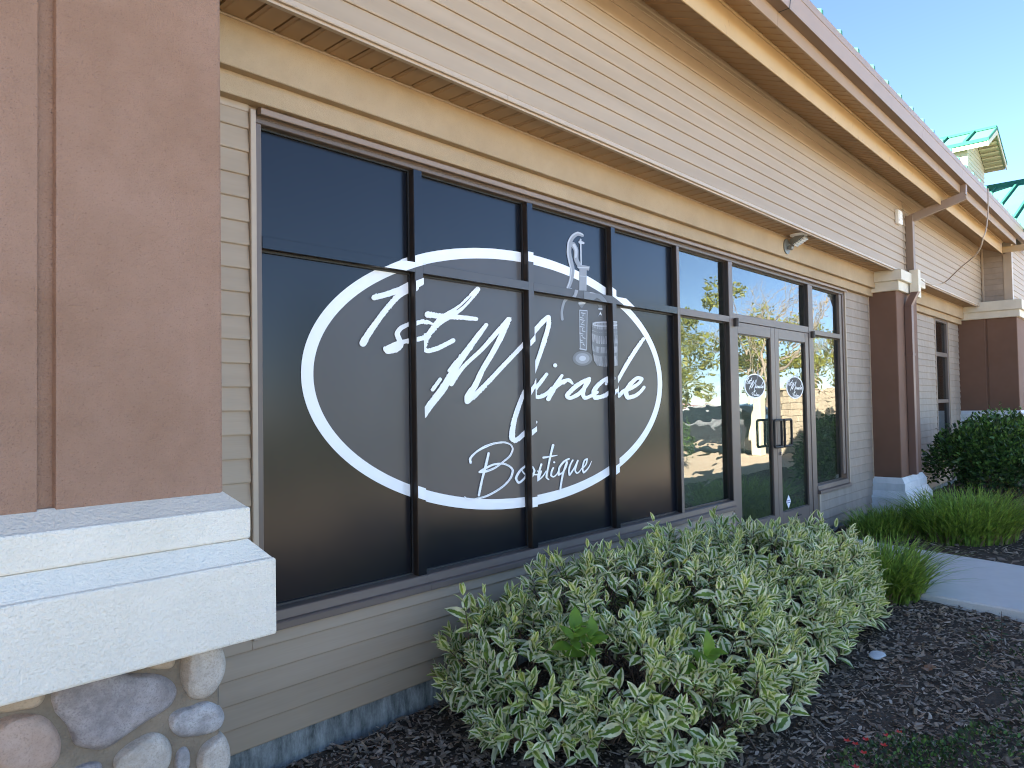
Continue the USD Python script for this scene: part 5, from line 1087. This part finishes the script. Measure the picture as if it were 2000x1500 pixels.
car('black parked car nearest the storefront, its nose towards the doors', car_black, 22.6, -8.9, 0.95)
car('dark red parked car farther back in the lot', car_red, 34.0, -16.0, 0.9)
car('dark blue parked car behind the pale concrete post', car_blue, 29.0, -10.9, 0.8)
t = thing('concrete_post', 'pale square concrete post at the end of the block wall', 'post', (22.2, -6.75, -1.72))
b = B(); b.bbox(22.0, 22.36, -6.95, -6.60, -1.72, 0.45, 0.02); obj('post', b, post_mat, t)
leafy_shrub('hedge', 'long low clipped green hedge behind the photographer', 'hedge', [(1.0+1.3*q, -6.6+0.1*math.sin(q), -1.15, 0.85, 0.45, 0.78) for q in range(13)], 16000, 0.085, (leaf_dark, leaf_new), 61, stem=False, newfrac=0.2)
bw = thing('block_wall', 'tan split-face block wall across the lot', 'wall', (32, -6.4, -1.72))
b = B(); b.box(22.75, 46, -6.58, -6.32, -1.72, 0.30); obj('core', b, grout, bw)
for row in range(10):
    for q in range(30):
        x = 22.75+0.41*q+(0.2 if row % 2 else 0)
        b = B(); b.bbox(x, x+0.395, -6.33+0.012*r.normal(), -6.30+0.02*r.random(), -1.70+0.2*row, -1.70+0.2*row+0.188, 0.006); obj('block', b, block_mat, bw)
b = B(); b.bbox(22.7, 46, -6.62, -6.27, 0.302, 0.38, 0.01); obj('coping', b, block_mat, bw)

def bare_tree(label, x, y, h, seed):
    rr = np.random.default_rng(seed); t = thing('bare_tree', label, 'tree', (x, y, -1.72), 'leafless trees across the lot')
    trunk, crown = B(), B()
    def grow(p, d, L, rad, lev):
        n = 4; pts = [p]; dd = d.copy()
        for k in range(n):
            dd = dd+rr.normal(size=3)*0.10+np.array((0, 0, 0.05)); dd /= np.linalg.norm(dd); pts.append(pts[-1]+dd*L/n)
        (trunk if lev < 2 else crown).tube(pts, np.linspace(rad, rad*0.62, n+1), 7 if lev < 2 else 4, cap=False)
        if lev >= 5: return
        for k in range((3, 3, 4, 3, 3)[lev]):
            q = pts[-1] if k == 0 else pts[rr.integers(2, n+1)]
            a = rr.normal(size=3); a -= dd*(a@dd); a /= np.linalg.norm(a); sp = 0.35+0.45*rr.random()
            grow(q, dd*math.cos(sp)+a*math.sin(sp), L*(0.66+0.16*rr.random()), rad*(0.60 if k == 0 else 0.48), lev+1)
    grow(np.array((x, y, -1.75)), np.array((0.03, 0.02, 1.0)), h*0.25, h*0.013, 0)
    obj('trunk', trunk, tree_bark, t, smooth=True); obj('crown', crown, tree_bark, t, smooth=True)
bare_tree('leafless tree right behind the block wall', 33.0, -11.0, 11.0, 51)
bare_tree('leafless tree beside the parked cars', 30.0, -18.0, 11.0, 52)
bare_tree('leafless tree farther out in the lot', 44.0, -16.0, 13.0, 53)
def leafy_tree(label, x, y, h, seed):
    rr = np.random.default_rng(seed); t = thing('spring_tree', label, 'tree', (x, y, -1.72), 'yellow-green trees across the lot')
    b = B(); b.tube([(x, y, -1.75), (x+0.1, y, h*0.25-1.7), (x, y+0.1, h*0.6-1.7)], [0.22, 0.17, 0.07], 8); obj('trunk', b, tree_bark, t, smooth=True)
    V, F, U, o = [], [], [], 0
    for q in range(26):
        c = np.array((x, y, h*0.62-1.72))+rr.normal(size=3)*np.array((h*0.19, h*0.19, h*0.20)); rad = h*(0.07+0.06*rr.random())
        for k in range(120):
            d = rr.normal(size=3); d /= np.linalg.norm(d); v, f, u = leaf_geo(0.30, 0.17, 0.1, 0.1, 2); v = v@frame_of(rr.normal(size=3), rr.normal()).T+c+d*rad*rr.random()**0.4
            V.append(v); F.append(tri(f)+o); U.append(u); o += len(v)
    obj('crown', (np.vstack(V), np.vstack(F)), tree_leaf, t, smooth=True, uv=np.vstack(U))
for q, (x, y, h, lb) in enumerate([(40, -21, 8.5, 'yellow-green tree behind the dark red car'), (33, -22, 7.0, 'yellow-green tree left of the cars'), (47, -17, 7.5, 'yellow-green tree beyond the far bare tree'), (30, -17, 6.0, 'low yellow-green tree behind the black car'), (52, -12, 6.5, 'yellow-green tree past the end of the block wall'), (56, -17, 8.0, 'tall yellow-green tree far beyond the block wall'), (44, -26, 8.5, 'rounded yellow-green tree far behind the cars')]):
    leafy_tree(lb, x, y, h, 80+q)

row = [(-24, -15, 10), (-17, -17, 6), (-11, -14, 6.5), (-5, -16, 6), (1, -14, 5.5), (7, -16, 5.8), (13, -17, 5.5), (19, -19, 5.8)]
def evergreen(label, x, y, h, seed):
    rr = np.random.default_rng(seed); t = thing('evergreen_tree', label, 'tree', (x, y, -1.72), 'tree row behind the photographer')
    b = B(); b.tube([(x, y, -1.75), (x, y, h*0.5-1.72), (x, y, h-2.0)], [0.2, 0.12, 0.03], 8); obj('trunk', b, tree_bark, t, smooth=True)
    V, F, U, o = [], [], [], 0
    for q in range(5200):
        z = rr.random()**0.8; rad = (0.30*h*(1-z)**0.8+0.15)*(0.45+0.6*rr.random())*(0.85+0.25*math.sin(z*40+q % 7)); a = rr.random()*2*PI
        v, f, u = leaf_geo(0.42, 0.22, 0.1, 0.2, 2); d = np.array((math.cos(a), math.sin(a), -0.25))+rr.normal(size=3)*0.35
        v = v@frame_of(d, rr.normal()*0.5).T+np.array((x+rad*math.cos(a), y+rad*math.sin(a), -1.5+h*0.06+h*0.92*z)); V.append(v); F.append(tri(f)+o); U.append(u); o += len(v)
    obj('crown', (np.vstack(V), np.vstack(F)), row_leaf, t, smooth=True, uv=np.vstack(U))
evergreen('dark evergreen tree in the row behind the photographer', *row[0], 91)
for q, (x, y, h) in enumerate(row[1:]):
    cp = UsdGeom.Xform.Define(stage, numbered('/World/evergreen_tree')); sc = h/10
    cp.AddTranslateOp().Set(Gf.Vec3d(x, y, -1.72+EYE)); cp.AddRotateZOp().Set(47.0*q); cp.AddScaleOp().Set(Gf.Vec3f(sc, sc, sc))
    cp.GetPrim().GetReferences().AddInternalReference('/World/evergreen_tree'); cp.GetPrim().SetInstanceable(True)
    data(cp.GetPrim(), 'dark evergreen tree in the row behind the photographer', 'tree', 'tree row behind the photographer')
